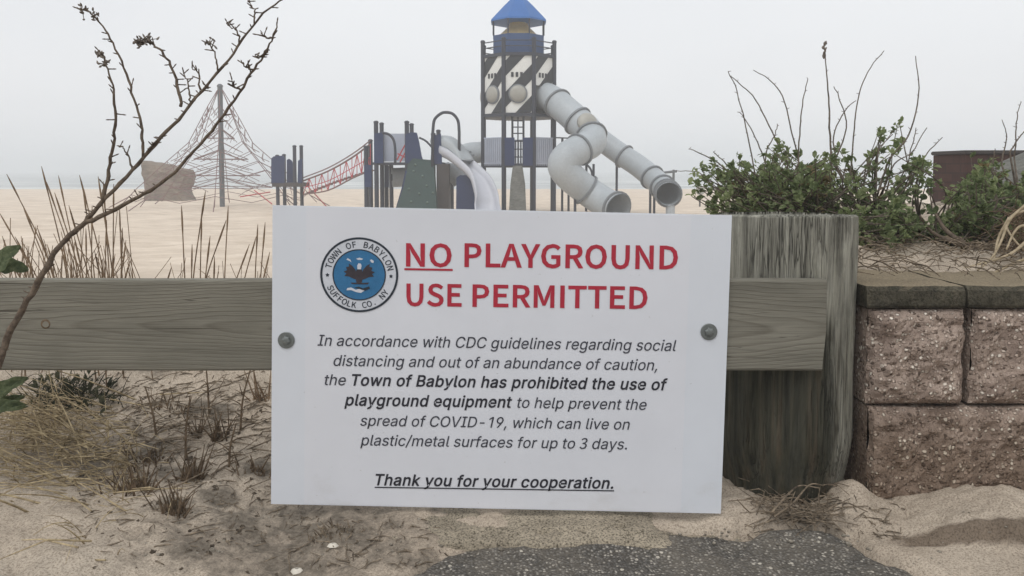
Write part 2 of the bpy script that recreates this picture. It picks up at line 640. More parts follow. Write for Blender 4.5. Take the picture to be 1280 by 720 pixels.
def mat_brick():
    t = NT('dark_brick', 0.9, 0.2)
    tcn = t.n('TexCoord')
    x, y, z = t.sep(tcn.outputs['Object'])[:3]
    cb = t.n('CombineXYZ')
    t.t.links.new(t.math('ADD', x, y), cb.inputs[0])
    t.t.links.new(z, cb.inputs[1])
    br = t.n('TexBrick')
    t.t.links.new(cb.outputs[0], br.inputs['Vector'])
    br.inputs['Scale'].default_value = 1.0
    br.inputs['Brick Width'].default_value = 0.21
    br.inputs['Row Height'].default_value = 0.072
    br.inputs['Mortar Size'].default_value = 0.006
    br.inputs['Color1'].default_value = lin(74, 56, 52)
    br.inputs['Color2'].default_value = lin(84, 64, 59)
    br.inputs['Mortar'].default_value = lin(68, 56, 53)
    n = t.noise(tcn.outputs['Object'], 6, 5, 0.65)
    t.color(t.mix(0.8, br.outputs['Color'], t.ramp(n, [(0.3, (0.7, 0.7, 0.7, 1)), (0.7, (1.15, 1.12, 1.1, 1))]), 'MULTIPLY'))
    t.bump(br.outputs['Fac'], -0.4, 0.006)
    return t.m


def mat_rock(name, a, b, scale=3):
    t = NT(name, 0.95, 0.15)
    v = t.coord()
    n1 = t.noise(v, scale, 7, 0.65)
    n2 = t.noise(t.coord((1, 1, 4)), scale * 2, 5, 0.7)
    f = t.math('MULTIPLY', t.math('ADD', n1, n2), 0.5)
    t.color(t.ramp(f, [(0.36, a), (0.62, b)]))
    t.bump(f, 0.9, 0.05)
    return t.m


def mat_paper(name, col, rough):
    t = NT(name, rough, 0.4)
    v = t.coord()
    n = t.noise(v, 3.5, 4, 0.6)
    lo = tuple(c * 0.92 for c in col[:3]) + (1,)
    c1 = t.ramp(t.noise(v, 2.2, 7, 0.65), [(0.35, lo), (0.65, col)])
    z = t.sep(v)[2]
    sm = t.noise(t.coord((3, 1, 5)), 2.5, 6, 0.7)
    c1 = t.mix(t.ramp(t.math('ADD', t.math('MULTIPLY', z, -1.6), sm), [(0.50, 0.0), (0.75, 0.22)]), c1, lin(172, 164, 150))
    c1 = t.mix(t.ramp(t.noise(v, 130, 2, 0.5), [(0.72, 0.0), (0.76, 0.35)]), c1, lin(150, 146, 138))
    # faint sand dust blown against the lower edge and a rust drip or two
    d = t.noise(t.coord((30, 1, 4)), 4, 4, 0.7)
    c1 = t.mix(t.ramp(d, [(0.66, 0.0), (0.80, 0.25)]), c1, lin(176, 172, 162))
    t.color(c1)
    t.bump(t.noise(v, 5.0, 2, 0.4), 0.12, 0.01)
    return t.m


M = {}
M['sand'] = mat_ground()
M['asphalt'] = mat_asphalt()
M['kerb'] = mat_concrete('kerb_concrete', lin(128, 119, 104), lin(166, 155, 137), 0.95, 60)
def mat_cap():
    t = NT('cap_concrete', 0.93, 0.2)
    v = t.coord()
    col = t.ramp(t.noise(v, 22, 7, 0.7), [(0.3, lin(50, 48, 41)), (0.7, lin(88, 83, 71))])
    f = t.noise(v, 190, 2, 0.7)
    col = t.mix(0.7, col, t.ramp(f, [(0.35, (0.3, 0.29, 0.27, 1)), (0.5, (1, 1, 1, 1)), (0.68, (1.4, 1.38, 1.34, 1))]), 'MULTIPLY')
    moss = t.noise(v, 34, 4, 0.7)
    col = t.mix(t.ramp(moss, [(0.55, 0.0), (0.68, 0.5)]), col, lin(40, 42, 30))
    # sand lying on the upper face
    ge = t.n('NewGeometry')
    nz_ = t.sep(ge.outputs['Normal'])[2]
    sandf = t.ramp(t.math('ADD', nz_, t.math('MULTIPLY', t.math('SUBTRACT', t.noise(v, 13, 5, 0.7), 0.5), 0.5)), [(0.72, 0.0), (0.92, 1.0)])
    sc2 = t.ramp(t.noise(v, 240, 3, 0.7), [(0.3, lin(104, 94, 77)), (0.7, lin(152, 138, 115))])
    t.color(t.mix(sandf, col, sc2))
    t.bump(t.math('ADD', f, t.math('MULTIPLY', moss, 0.6)), 0.7, 0.005)
    return t.m


M['cap'] = mat_cap()
M['block'] = mat_block()
M['mortar'] = mat_concrete('wall_core', lin(60, 52, 45), lin(82, 72, 62), 0.5, 60)
M['rail'] = mat_rail()
M['post'] = mat_post()
M['sea'] = mat_sea()
M['brick'] = mat_brick()
M['rock'] = mat_rock('climbing_rock_concrete', lin(96, 86, 76), lin(140, 126, 112), 1.6)
M['greyrock'] = mat_rock('grey_stone', lin(88, 88, 84), lin(128, 127, 120), 6)
M['plastic_sheet'] = mat_paper('sign_plastic', (0.725, 0.75, 0.80, 1), 0.35)
M['paper'] = mat_paper('sign_paper', (0.75, 0.76, 0.805, 1), 0.38)
M['red_ink'] = painted('red_ink', lin(176, 44, 62), 0.5, 0.08, 8)
M['black_ink'] = painted('black_ink', lin(44, 44, 52), 0.5, 0.1, 8)
M['grey_ink'] = painted('grey_ink', lin(62, 63, 72), 0.5, 0.1, 8)
M['seal_white'] = painted('seal_white', lin(206, 209, 216), 0.5, 0.04, 8)
M['seal_blue'] = painted('seal_blue', lin(52, 112, 156), 0.5, 0.10, 30)
M['seal_dark'] = painted('seal_dark', lin(42, 50, 60), 0.5, 0.12, 30)
M['seal_brown'] = painted('seal_brown', lin(60, 54, 60), 0.5, 0.2, 60)
M['galv'] = painted('galvanised_steel', lin(128, 132, 130), 0.45, 0.15, 60)
M['galv'].node_tree.nodes['Principled BSDF'].inputs['Metallic'].default_value = 0.6
M['stem'] = mat_straw('dried_stem', lin(72, 62, 54), lin(118, 104, 90), 14)
M['seed'] = mat_straw('seed_head', lin(92, 84, 78), lin(136, 126, 116), 20)
M['dune_grass'] = mat_straw('dune_grass_stem', lin(98, 80, 63), lin(150, 128, 104), 9)
M['straw'] = mat_straw('straw_blade', lin(104, 90, 68), lin(192, 174, 140), 7)
M['stubble'] = mat_straw('dead_stubble', lin(70, 58, 46), lin(128, 110, 90), 11)
M['litter'] = mat_straw('plant_litter', lin(66, 58, 50), lin(142, 127, 108), 13)
M['vine'] = mat_straw('dead_vine', lin(138, 124, 100), lin(188, 172, 146), 8)
M['cane'] = mat_straw('rose_cane', lin(82, 74, 66), lin(124, 113, 102), 9)
M['leaf'] = mat_leaf('rose_leaf', lin(74, 86, 58), lin(108, 120, 82), lin(152, 160, 122))
M['leaf_light'] = mat_leaf('young_leaf', lin(98, 110, 74), lin(132, 143, 98), lin(172, 178, 138))
M['leaf_dry'] = mat_leaf('withered_leaf', lin(92, 82, 58), lin(124, 110, 80), lin(150, 136, 104))
M['weed_leaf'] = mat_leaf('weed_leaf_green', lin(70, 80, 58), lin(98, 108, 78), lin(128, 134, 104))
M['pebble'] = mat_rock('pebble_stone', lin(110, 100, 88), lin(198, 188, 172), 22)
M['shell'] = painted('shell', lin(212, 204, 190), 0.5, 0.08, 40)
# playground
M['navy'] = painted('navy_plastic', lin(28, 46, 86), 0.5, 0.1, 2)
M['roof_blue'] = painted('roof_blue_paint', lin(36, 98, 166), 0.5, 0.08, 2)
M['lantern_blue'] = painted('lantern_blue_paint', lin(46, 74, 116), 0.5, 0.08, 2)
M['dark_metal'] = painted('dark_coated_steel', lin(48, 52, 64), 0.5, 0.12, 4)
M['black_stripe'] = painted('black_panel_paint', lin(40, 44, 50), 0.5, 0.1, 2)
M['cream'] = painted('cream_panel', lin(224, 224, 220), 0.5, 0.06, 2)
M['bubble'] = painted('cream_bubble', lin(160, 158, 150), 0.3, 0.08, 3)
M['amber'] = painted('amber_lantern', lin(186, 164, 118), 0.45, 0.1, 4)
M['tube_grey'] = painted('grey_tube_plastic', lin(168, 174, 178), 0.45, 0.07, 1.5)
M['ring_grey'] = painted('grey_flange', lin(116, 120, 124), 0.5, 0.08, 3)
M['chute'] = painted('pale_slide_plastic', lin(186, 188, 196), 0.35, 0.05, 2)
M['green_wall'] = painted('green_climbing_panel', lin(26, 54, 50), 0.6, 0.15, 3)
M['hold'] = painted('climbing_hold', lin(92, 108, 100), 0.6, 0.1, 8)
M['red_rope'] = painted('red_rope', lin(186, 72, 78), 0.85, 0.15, 10)
M['net_rope'] = painted('net_rope', lin(124, 98, 95), 0.85, 0.15, 10)
M['pole'] = painted('grey_mast', lin(92, 96, 100), 0.5, 0.1, 3)
M['bars'] = painted('pale_bar_panel', lin(176, 182, 196), 0.5, 0.06, 3)
M['brown'] = painted('brown_panel', lin(70, 64, 62), 0.7, 0.12, 3)

# ------------------------------------------------------------------ ground
def zplane(px, py, z):
    d = P(px, py, 1.0) - CAM
    q = CAM + d * ((z - CAM.z) / d.z)
    return (q.x, q.y)


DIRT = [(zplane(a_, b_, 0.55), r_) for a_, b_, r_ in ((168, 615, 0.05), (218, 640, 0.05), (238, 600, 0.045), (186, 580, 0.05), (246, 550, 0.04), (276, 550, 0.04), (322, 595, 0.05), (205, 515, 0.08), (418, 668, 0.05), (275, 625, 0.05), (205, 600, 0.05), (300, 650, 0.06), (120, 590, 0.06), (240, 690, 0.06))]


def ground_z(x, y):
    """returns z, soil amount, painted shade amount"""
    z = 0.535 * (1 - sstep(3.0, 9.0, y))
    if x < 1.2 and y < 6:
        z += 0.185 * math.exp(-((y - 2.42) / (0.46 if y < 2.42 else 0.7)) ** 2) * (1 - sstep(0.0, 0.6, x))
    if y > 45:
        z -= 1.4 * sstep(48, 96, y)
    amp = sstep(2.2, 6, y) * (1 - sstep(40, 60, y))
    if amp > 0 and y < 70:
        z += amp * (0.05 * fbm(x * 0.35, y * 0.35, 3.1, 3) + 0.034 * fbm(x * 1.9, y * 1.9, 8.0, 5))
    soil, ledge_shade = 0.0, 0.0
    if y < 5.5 and abs(x) < 5:
        f = 1 - sstep(3.5, 5.5, y)
        n1 = fbm(x * 3.1, y * 3.1, 1.0, 4)
        n2 = fbm(x * 13, y * 13, 5.0, 4)
        n3 = fbm(x * 45, y * 45, 9.0, 3)
        z += f * (0.020 * n1 + 0.011 * n2 + 0.0035 * n3)
        # smooth drift lower left, low rise beyond the rail
        z += 0.055 * math.exp(-(((x + 0.95) / 0.32) ** 2 + ((y - 1.42) / 0.26) ** 2))
        # drift banked against the pile and the wall
        z += 0.058 * math.exp(-(((x - 0.725) / 0.05) ** 2 + ((y - 1.675) / 0.075) ** 2))
        bank = sstep(0.68, 0.92, x + 0.05 * n1) * sstep(1.49, 1.515, y + 0.02 * n1)
        z += 0.030 * bank
        z += 0.028 * math.exp(-(((x - 1.0) / 0.10) ** 2 + ((y - 1.62) / 0.07) ** 2))
        yc = 1.527 - 0.17 * (x - 0.75) + 0.002 * n1
        if x > 0.72:
            fl = sstep(0.72, 0.80, x) * (1 - sstep(-0.03, -0.015, y - yc))
            z = z * (1 - fl) + fl * (0.533 + 0.002 * n2)
        ledge_shade = sstep(0.72, 0.78, x) * sstep(-0.026, -0.016, y - yc) * (1 - sstep(0.012, 0.026, y - yc)) * 0.95  # shadowed face of the sand ledge, painted as a dark band
        # dirt among the stubble
        soil = math.exp(-(((x + 0.42) / 0.34) ** 2 + ((y - 1.52) / 0.26) ** 2)) * 0.72
        soil = max(soil, 0.62 * math.exp(-(((x + 0.15) / 0.35) ** 2 + ((y - 1.43) / 0.09) ** 2)))
        soil = max(soil, 0.5 * math.exp(-(((x + 0.95) / 0.42) ** 2 + ((y - 1.88) / 0.28) ** 2)))
        soil = max(soil, 0.75 * math.exp(-(((x - 0.60) / 0.10) ** 2 + ((y - 1.58) / 0.05) ** 2)))
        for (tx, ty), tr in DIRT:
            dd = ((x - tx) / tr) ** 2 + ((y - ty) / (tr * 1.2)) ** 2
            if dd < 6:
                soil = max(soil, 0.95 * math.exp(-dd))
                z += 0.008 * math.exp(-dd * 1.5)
        soil *= f
        z -= 0.008 * sstep(-0.25, -0.1, x) * (1 - sstep(0.3, 0.45, x)) * (1 - sstep(1.62, 1.7, y))
        # asphalt bed: the sand lies lower there, so the path shows
        a = path_in(x, y + 0.03 * n1 + 0.012 * n2)
        if a > 0:
            z -= 0.06 * a
    return z, soil, ledge_shade


def path_in(x, y):
    # >0 inside the asphalt; left edge runs in from the lower left, right edge turns down at the sand
    left = sstep(-0.26, -0.04, x - (1.40 - y) * -0.9)
    right = 1 - sstep(0.68, 0.76, x + (y - 1.43) * 0.4)
    top = 1 - sstep(1.525, 1.575, y - 0.02 * sstep(0.0, 0.5, x))
    return left * right * top


def axis_pts(lo, a, b, hi, fine, growth):
    pts = []
    v = a
    while v < b:
        pts.append(v)
        v += fine
    s, v = fine, b
    while v < hi:
        pts.append(v)
        s *= growth
        v += s
    pts.append(hi)
    s, v = fine, a
    while v > lo:
        s *= growth
        v -= s
        if v > lo:
            pts.insert(0, v)
    pts.insert(0, lo)
    return pts


xs = axis_pts(-900, -1.25, 1.35, 900, 0.0075, 1.045)
ys = axis_pts(-150, 1.30, 2.75, 1400, 0.0065, 1.03)
vs, cols = [], []
for yy in ys:
    for xx in xs:
        z, so, shd = ground_z(xx, yy)
        vs.append((xx, yy, z))
        cols.append((so, shd, sstep(4, 12, yy), 1.0))
nx = len(xs)
fs = [(j * nx + i, j * nx + i + 1, (j + 1) * nx + i + 1, (j + 1) * nx + i) for j in range(len(ys) - 1) for i in range(nx - 1)]
me = bpy.data.meshes.new('ground')
me.from_pydata(vs, [], fs)
ca = me.color_attributes.new('soil', 'FLOAT_COLOR', 'POINT')  # red: soil, green: painted ledge shade
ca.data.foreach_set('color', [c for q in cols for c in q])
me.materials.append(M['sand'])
me.polygons.foreach_set('use_smooth', [True] * len(me.polygons))
ground = bpy.data.objects.new('ground', me)
COL.objects.link(ground)
tag(ground, 'pale beach sand running from the fence down to the water', kind='structure')

# asphalt path, a fine sheet with its own stone relief
b = MB()
gx = axis_pts(-4.5, -0.45, 0.85, 4.0, 0.01, 1.12)
gy = axis_pts(-6.0, 1.25, 1.608, 1.61, 0.011, 1.12)
pv = []
for yy in gy:
    for xx in gx:
        pv.append((xx, yy, 0.5245 + 0.007 * fbm(xx * 15, yy * 15, 8, 4) - 0.06 * (1 - sstep(-0.34, -0.16, xx + (1.40 - yy) * 0.9)) - 0.05 * sstep(0.67, 0.77, xx + (yy - 1.43) * 0.4 + 0.05 * fbm(yy * 9, 3, 1, 4)) - 0.03 * sstep(1.545, 1.605, yy + 0.04 * fbm(xx * 8, 7, 1, 4)) + 0.006 * fbm(xx * 4, yy * 4, 2, 3) + 0.0016 * fbm(xx * 60, yy * 60, 4, 2)))
b.add(pv, [(j * len(gx) + i, j * len(gx) + i + 1, (j + 1) * len(gx) + i + 1, (j + 1) * len(gx) + i) for j in range(len(gy) - 1) for i in range(len(gx) - 1)])
tag(b.build('path', M['asphalt'], smooth=True), 'worn dark asphalt path end with pale grit in front of the sign', kind='structure')

# low concrete kerb strip under the sign, half buried
b = MB()
kx = [-0.40 + i * 0.008 for i in range(108)]
kv = []
PITS = [(P(a_, b_, 1.55).x, 1.55 + d_, r_) for a_, b_, d_, r_ in ((680, 668, -0.005, 0.010), (730, 668, -0.005, 0.007), (776, 668, 0.0, 0.011), (856, 664, 0.012, 0.012), (702, 668, -0.008, 0.006), (620, 668, 0.0, 0.006))]
prof = [(1.495, -0.05), (1.497, -0.004)] + [(1.503 + 0.005 * k, 0.004 + 0.007 * sstep(0, 8, k)) for k in range(34)] + [(1.69, 0.008), (1.72, -0.05)]
for xx in kx:
    for q, (yy, dz) in enumerate(prof):
        e = 0.016 * fbm(xx * 9, 5, 1, 4) * (1 - sstep(1.50, 1.60, yy))
        kv.append((xx, yy + e, 0.531 + dz + (0.006 * fbm(xx * 7, yy * 9, 6, 4) + 0.003 * fbm(xx * 45, yy * 45, 3, 3) if 0 < q < 37 else 0) - sum(0.013 * math.exp(-(((xx - a_) / (r_ * 1.5)) ** 2 + ((yy - b_) / r_) ** 2) ** 2) for a_, b_, r_ in PITS) - 0.03 * sstep(0.25, 0.36, xx) - 0.02 * sstep(-0.22, -0.34, xx)))
npf = len(prof)
b.add(kv, [(i * npf + k, (i + 1) * npf + k, (i + 1) * npf + k + 1, i * npf + k + 1) for i in range(len(kx) - 1) for k in range(npf - 1)])
tag(b.build('kerb_strip', M['kerb'], smooth=True, fix=True), 'gritty concrete edging strip half buried under the sign', kind='structure')

# sea
b = MB()
sx = axis_pts(-890, -60, 60, 890, 1.2, 1.08)
sy = [52 + 0.5 * k for k in range(90)]
st = 0.6
while sy[-1] < 1380:
    sy.append(sy[-1] + st)
    st *= 1.09
sy[-1] = 1390
pv = []
for yy in sy:
    for xx in sx:
        a = 0.10 * (1 - sstep(150, 300, yy)) * sstep(60, 80, yy)
        ph = yy * 0.9 + 1.6 * fbm(xx * 0.05, yy * 0.05, 2, 2)
        pv.append((xx, yy, -0.30 + a * (max(0, math.sin(ph)) ** 3 * (0.6 + fbm(xx * 0.06, yy * 0.1, 7, 3)))))
nsx = len(sx)
b.add(pv, [(j * nsx + i, j * nsx + i + 1, (j + 1) * nsx + i + 1, (j + 1) * nsx + i) for j in range(len(sy) - 1) for i in range(nsx - 1)])
tag(b.build('sea', M['sea'], smooth=True), 'pale grey sea with low surf lines fading into fog', kind='structure')

# ------------------------------------------------------------------ haze
b = MB()
b.box((0, 630, 3.2), (1900, 1620, 11.6))
hz = b.build('haze', [])
hm = bpy.data.materials.new('sea_fog')
hm.use_nodes = True
t_ = hm.node_tree
for n in list(t_.nodes):
    t_.nodes.remove(n)
ho = t_.nodes.new('ShaderNodeOutputMaterial')
hv = t_.nodes.new('ShaderNodeVolumePrincipled')
hv.inputs['Color'].default_value = (0.955, 0.97, 0.985, 1)
hv.inputs['Density'].default_value = HAZE_DENSITY
t_.links.new(hv.outputs[0], ho.inputs['Volume'])
hz.data.materials.append(hm)
tag(hz, 'pale sea fog lying over the beach', kind='stuff')

# ------------------------------------------------------------------ retaining wall
WY = 1.70
wall = thing('retaining_wall', (1.2, 1.8, 0.53), 'pinkish split-face concrete block wall with dark cap stones right of the wooden post', 'wall')


def rough_block(x0, x1, y0, y1, z0, z1, seed, front='y'):
    b = MB()
    # core box
    n1 = max(6, int((x1 - x0) / 0.008)) if front == 'y' else max(6, int((y1 - y0) / 0.02))
    n2 = max(6, int((z1 - z0) / 0.008))
    pv = []
    for j in range(n2 + 1):
        for i in range(n1 + 1):
            u, v = i / n1, j / n2
            e = min(u, 1 - u) * (x1 - x0 if front == 'y' else y1 - y0)
            ev = min(v, 1 - v) * (z1 - z0)
            k = min(1, e / 0.022) * min(1, ev / 0.022)
            k = k ** 0.5
            zz = z0 + (z1 - z0) * v
            if front == 'y':
                xx = x0 + (x1 - x0) * u
                d = k * (0.020 + 0.018 * fbm(xx * 10 + seed, zz * 10, seed, 5) + 0.010 * abs(fbm(xx * 26, zz * 26 + seed, seed, 3)) + 0.005 * fbm(xx * 60, zz * 60, seed, 3))
                jit = 0.008 * fbm(zz * 22, seed, u * 9, 4)
                pv.append((xx + (jit if i in (0, n1) else 0), y0 - d, zz))
            else:
                yy = y0 + (y1 - y0) * u
                d = k * (0.018 + 0.012 * fbm(yy * 11 + seed, zz * 11, seed, 5))
                pv.append((x0 - d, yy, zz))
    m = n1 + 1
    if front == 'y':
        fs_ = [(j * m + i, j * m + i + 1, (j + 1) * m + i + 1, (j + 1) * m + i) for j in range(n2) for i in range(n1)]
    else:
        fs_ = [(j * m + i, (j + 1) * m + i, (j + 1) * m + i + 1, j * m + i + 1) for j in range(n2) for i in range(n1)]
    b.add(pv, fs_)
    # back of the block: sides, top, bottom and rear
    if front == 'y':
        A = [(x0, y0, z0), (x1, y0, z0), (x1, y0, z1), (x0, y0, z1), (x0, y1, z0), (x1, y1, z0), (x1, y1, z1), (x0, y1, z1)]
        b.add(A, [(0, 4, 5, 1), (1, 5, 6, 2), (2, 6, 7, 3), (3, 7, 4, 0), (4, 7, 6, 5)])
    else:
        A = [(x0, y0, z0), (x0, y1, z0), (x0, y1, z1), (x0, y0, z1), (x1, y0, z0), (x1, y1, z0), (x1, y1, z1), (x1, y0, z1)]
        b.add(A, [(1, 5, 4, 0), (2, 6, 5, 1), (3, 7, 6, 2), (0, 4, 7, 3), (4, 5, 6, 7)])
    return b.build('block', M['block'], wall, smooth=False)


zt = P(1100, 384, WY).z
zm = P(1100, 506, WY).z
zb = zm - (zt - zm)
xl = P(1079, 450, WY).x
s1 = P(1208, 450, WY).x
bw = s1 - xl
k = 0
xa = xl
while xa < 2.6:
    rough_block(xa + 0.007, xa + bw - 0.009, WY, WY + 0.26, zm + 0.003, zt - 0.004, 3.1 + k)
    xa += bw
    k += 1
xa = xl + 0.006
widths = [0.40, bw, 0.40, bw, 0.40, 0.3]
for wd in widths:
    rough_block(xa + 0.004, xa + wd - 0.005, WY - 0.004, WY + 0.26, zb, zm - 0.003, 21.7 + k)
    xa += wd
    k += 1
# return of the wall going back behind the pile
ya = WY + 0.262
for q in range(6):
    rough_block(xl + 0.012, xl + 0.25, ya + 0.003, ya + 0.245, zm + 0.003, zt - 0.004, 40 + q, 'x')
    rough_block(xl + 0.012, xl + 0.25, ya + 0.003, ya + 0.245, zb, zm - 0.003, 50 + q, 'x')
    ya += 0.25
b = MB()
b.box(((xl + 0.03 + 2.7) / 2, WY + 0.155, (zb + zt) / 2 - 0.003), (2.7 - xl - 0.03, 0.20, zt - zb - 0.010))
b.build('mortar_core', M['mortar'], wall)
cz0, cz1 = zt, P(1100, 358, WY - 0.012).z


def cap(x0, x1, y0, y1, sd):
    b = MB()
    n1, n2 = max(2, int((x1 - x0) / 0.02)), max(2, int((y1 - y0) / 0.03))
    rings = [(0.0, 0.0), (0.004, 1.0)]
    pv, fs_ = [], []
    def pt(x, y, z):
        return (x + 0.003 * fbm(x * 20, z * 20, sd, 3), y + 0.004 * fbm(x * 18, z * 30, sd + 2, 3), z + 0.003 * fbm(x * 16, y * 16, sd + 5, 3))
    prof = [(y1, cz0), (y0 + 0.004, cz0), (y0, cz0 + 0.006), (y0, cz0 + 0.02), (y0 + 0.002, cz1 - 0.010), (y0 + 0.010, cz1 - 0.001)]
    prof += [(y0 + 0.010 + (y1 - y0 - 0.010) * (i + 1) / n2, cz1) for i in range(n2)]
    for i in range(n1 + 1):
        xx = x0 + (x1 - x0) * i / n1
        for (yy, zz) in prof:
            pv.append(pt(xx, yy, zz))
    m = len(prof)
    for i in range(n1):
        for q in range(m):
            q2 = (q + 1) % m
            fs_.append((i * m + q, (i + 1) * m + q, (i + 1) * m + q2, i * m + q2))
    fs_.append(tuple(range(m)))
    fs_.append(tuple(n1 * m + q for q in range(m - 1, -1, -1)))
    b.add(pv, fs_)
    return b.build('cap_stone', M['cap'], wall, fix=True)


xa = P(1080, 370, WY).x
seams = [P(1208.5, 370, WY - 0.012).x]
while seams[-1] < 2.6:
    seams.append(seams[-1] + 0.42)
for q, sx_ in enumerate(seams):
    cap(xa + 0.002, sx_ - 0.002, WY - 0.014, WY + 0.29, q * 3.3)
    xa = sx_
ya = WY + 0.294
x0_ = P(1080, 370, WY).x
for q in range(4):
    cap(x0_ + 0.003, x0_ + 0.27, ya, ya + 0.37, 30 + q)
    ya += 0.374

# raised soil behind the wall
b = MB()
gx = [0.755 + i * 0.012 for i in range(165)]
gx += [gx[-1] + 0.06 * (k + 1) for k in range(60)]
gy = [WY + 0.16 + j * 0.012 for j in range(180)]
gy += [gy[-1] + 0.08 * (k + 1) for k in range(35)]
pv, cc = [], []
for yy in gy:
    for xx in gx:
        top = cz1 - 0.018 + 0.046 * sstep(WY + 0.17, WY + 0.36, yy + 0.06 * fbm(xx * 6, 1, 1, 4))
        # thin sand film tongues lie over the cap
        k_ = sstep(WY + 0.10, WY + 0.35, yy)
        top += k_ * (0.016 * fbm(xx * 4, yy * 4, 3, 4) + 0.016 * fbm(xx * 14, yy * 14, 5, 4)) + 0.002 * fbm(xx * 24, yy * 24, 5, 3)
        top += 0.04 * sstep(2.4, 3.2, yy)
        top -= 0.9 * sstep(4.2, 6.2, yy)
        top -= 0.75 * (1 - sstep(0.74, 1.55, xx)) * sstep(2.75, 3.4, yy)
        if xx < 0.79:
            top -= 0.02 * (1 - sstep(0.757, 0.775, xx))
        if xx < 1.05 and yy > WY + 0.45:
            top -= 0.06 * (1 - sstep(0.80, 1.05, xx)) * sstep(WY + 0.45, WY + 0.7, yy)
        pv.append((xx, yy, top))
        cc.append((0.25 + 0.5 * fbm(xx * 3, yy * 3, 12, 3) + 0.25 * sstep(2.15, 2.5, yy), 0, 0, 1))
ng = len(gx)
b.add(pv, [(j * ng + i, j * ng + i + 1, (j + 1) * ng + i + 1, (j + 1) * ng + i) for j in range(len(gy) - 1) for i in range(ng - 1)])
rs = b.build('raised_soil', M['sand'], smooth=True)
ca = rs.data.color_attributes.new('soil', 'FLOAT_COLOR', 'POINT')
ca.data.foreach_set('color', [c for q in cc for c in q])
tag(rs, 'sandy raised bed held by the block wall', kind='structure')


def soil_z(x, y):
    return cz1 + 0.02 + 0.04 * sstep(2.4, 3.2, y)


# ------------------------------------------------------------------ fence: pile post and rail
PCX, PCY, PR = 0.615, 1.797, 0.150
post = thing('wooden_post', (PCX, PCY, 0.45), 'thick round weathered grey timber post with darkened base right of the sign', 'post')
b = MB()
ztop = P(985, 269, PCY - PR).z
NR, NZ = 240, 90
pv = []
for j in range(NZ + 1):
    zz = 0.42 + (ztop - 0.42) * j / (NZ - 1) if j < NZ - 1 else (ztop - 0.004 if j == NZ - 1 else ztop)
    for i in range(NR):
        an = 2 * math.pi * i / NR
        g = fbm(math.cos(an) * 2.2, math.sin(an) * 2.2, zz * 1.6, 4) * 0.007 + fbm(math.cos(an) * 16, math.sin(an) * 16, zz * 1.6, 4) * 0.0022 - 0.005 * max(0, 1 - abs(fbm(math.cos(an) * 7, math.sin(an) * 7, zz * 0.9 + 4, 2)) * 14)
        rr = (PR + g) * (1 - 0.16 * (1 - sstep(0.50, 0.68, zz)))
        g *= 1 - 0.85 * sstep(ztop - 0.05, ztop, zz)
        top_e = 0.006 if j == NZ else 0
        if j >= NZ - 1:
            zz = (ztop - 0.004 if j == NZ - 1 else ztop) - 0.05 * (PR + PR * math.sin(an))
        pv.append((PCX + (rr - top_e) * math.cos(an), PCY + (rr - top_e) * math.sin(an), zz + (0.0012 * fbm(math.cos(an) * 4, math.sin(an) * 4, 3, 3) if j >= NZ - 1 else 0) ))
fs_ = [(j * NR + i, j * NR + (i + 1) % NR, (j + 1) * NR + (i + 1) % NR, (j + 1) * NR + i) for j in range(NZ) for i in range(NR)]
pv.append((PCX, PCY, ztop - 0.004 - 0.05 * PR))
c0 = len(pv) - 1
fs_ += [(NZ * NR + i, NZ * NR + (i + 1) % NR, c0) for i in range(NR)]
b.add(pv, fs_)
b.build('pile', M['post'], post, smooth=True)

RY0, RY1 = 1.606, 1.644
rail = thing('wooden_rail', (-0.3, 1.625, P(0, 463, RY0).z), 'grey-green timber fence board running behind the white sign to the post', 'fence rail')
b = MB()
zr0, zr1 = P(100, 463.5, RY0).z, P(100, 350, RY0).z
xr1 = P(1033, 400, RY0).x
xr0 = -2.2
nseg = 150
pv = []
pr = [(RY1, zr0 + 0.002), (RY0 + 0.003, zr0), (RY0, zr0 + 0.004)]
for j in range(1, 12):
    pr.append((RY0, zr0 + 0.004 + (zr1 - zr0 - 0.008) * j / 12))
pr += [(RY0, zr1 - 0.004), (RY0 + 0.003, zr1), (RY1, zr1 - 0.001)]
for i in range(nseg + 1):
    xx = xr0 + (xr1 - xr0) * i / nseg
    for (yy, zz) in pr:
        v = (zz - zr0) / (zr1 - zr0)
        xo = -0.006 * (1 - sstep(0.0, 0.5, v)) if i == nseg else 0
        pv.append((xx + xo, yy + 0.0009 * fbm(xx * 3, zz * 40, 2, 3), zz + 0.0012 * fbm(xx * 2.5, yy, 6, 3)))
m = len(pr)
fs_ = [(i * m + q, (i + 1) * m + q, (i + 1) * m + (q + 1) % m, i * m + (q + 1) % m) for i in range(nseg) for q in range(m)]
fs_.append(tuple(range(m)))
fs_.append(tuple(nseg * m + q for q in range(m - 1, -1, -1)))
b.add(pv, fs_)
b.build('board', M['rail'], rail, fix=True)
b = MB()
kp = P(57, 405, RY0)
b.lathe(kp + Vector((0, 0.004, 0)), [(0.0105, 0), (0.0098, 0.0044), (0.006, 0.0040), (0.001, 0.0030)], 18, Vector((0, -1, 0)))
b.build('knot', M['stubble'], rail, smooth=True)
# bolts that fix the rail to the pile stay hidden by the sign

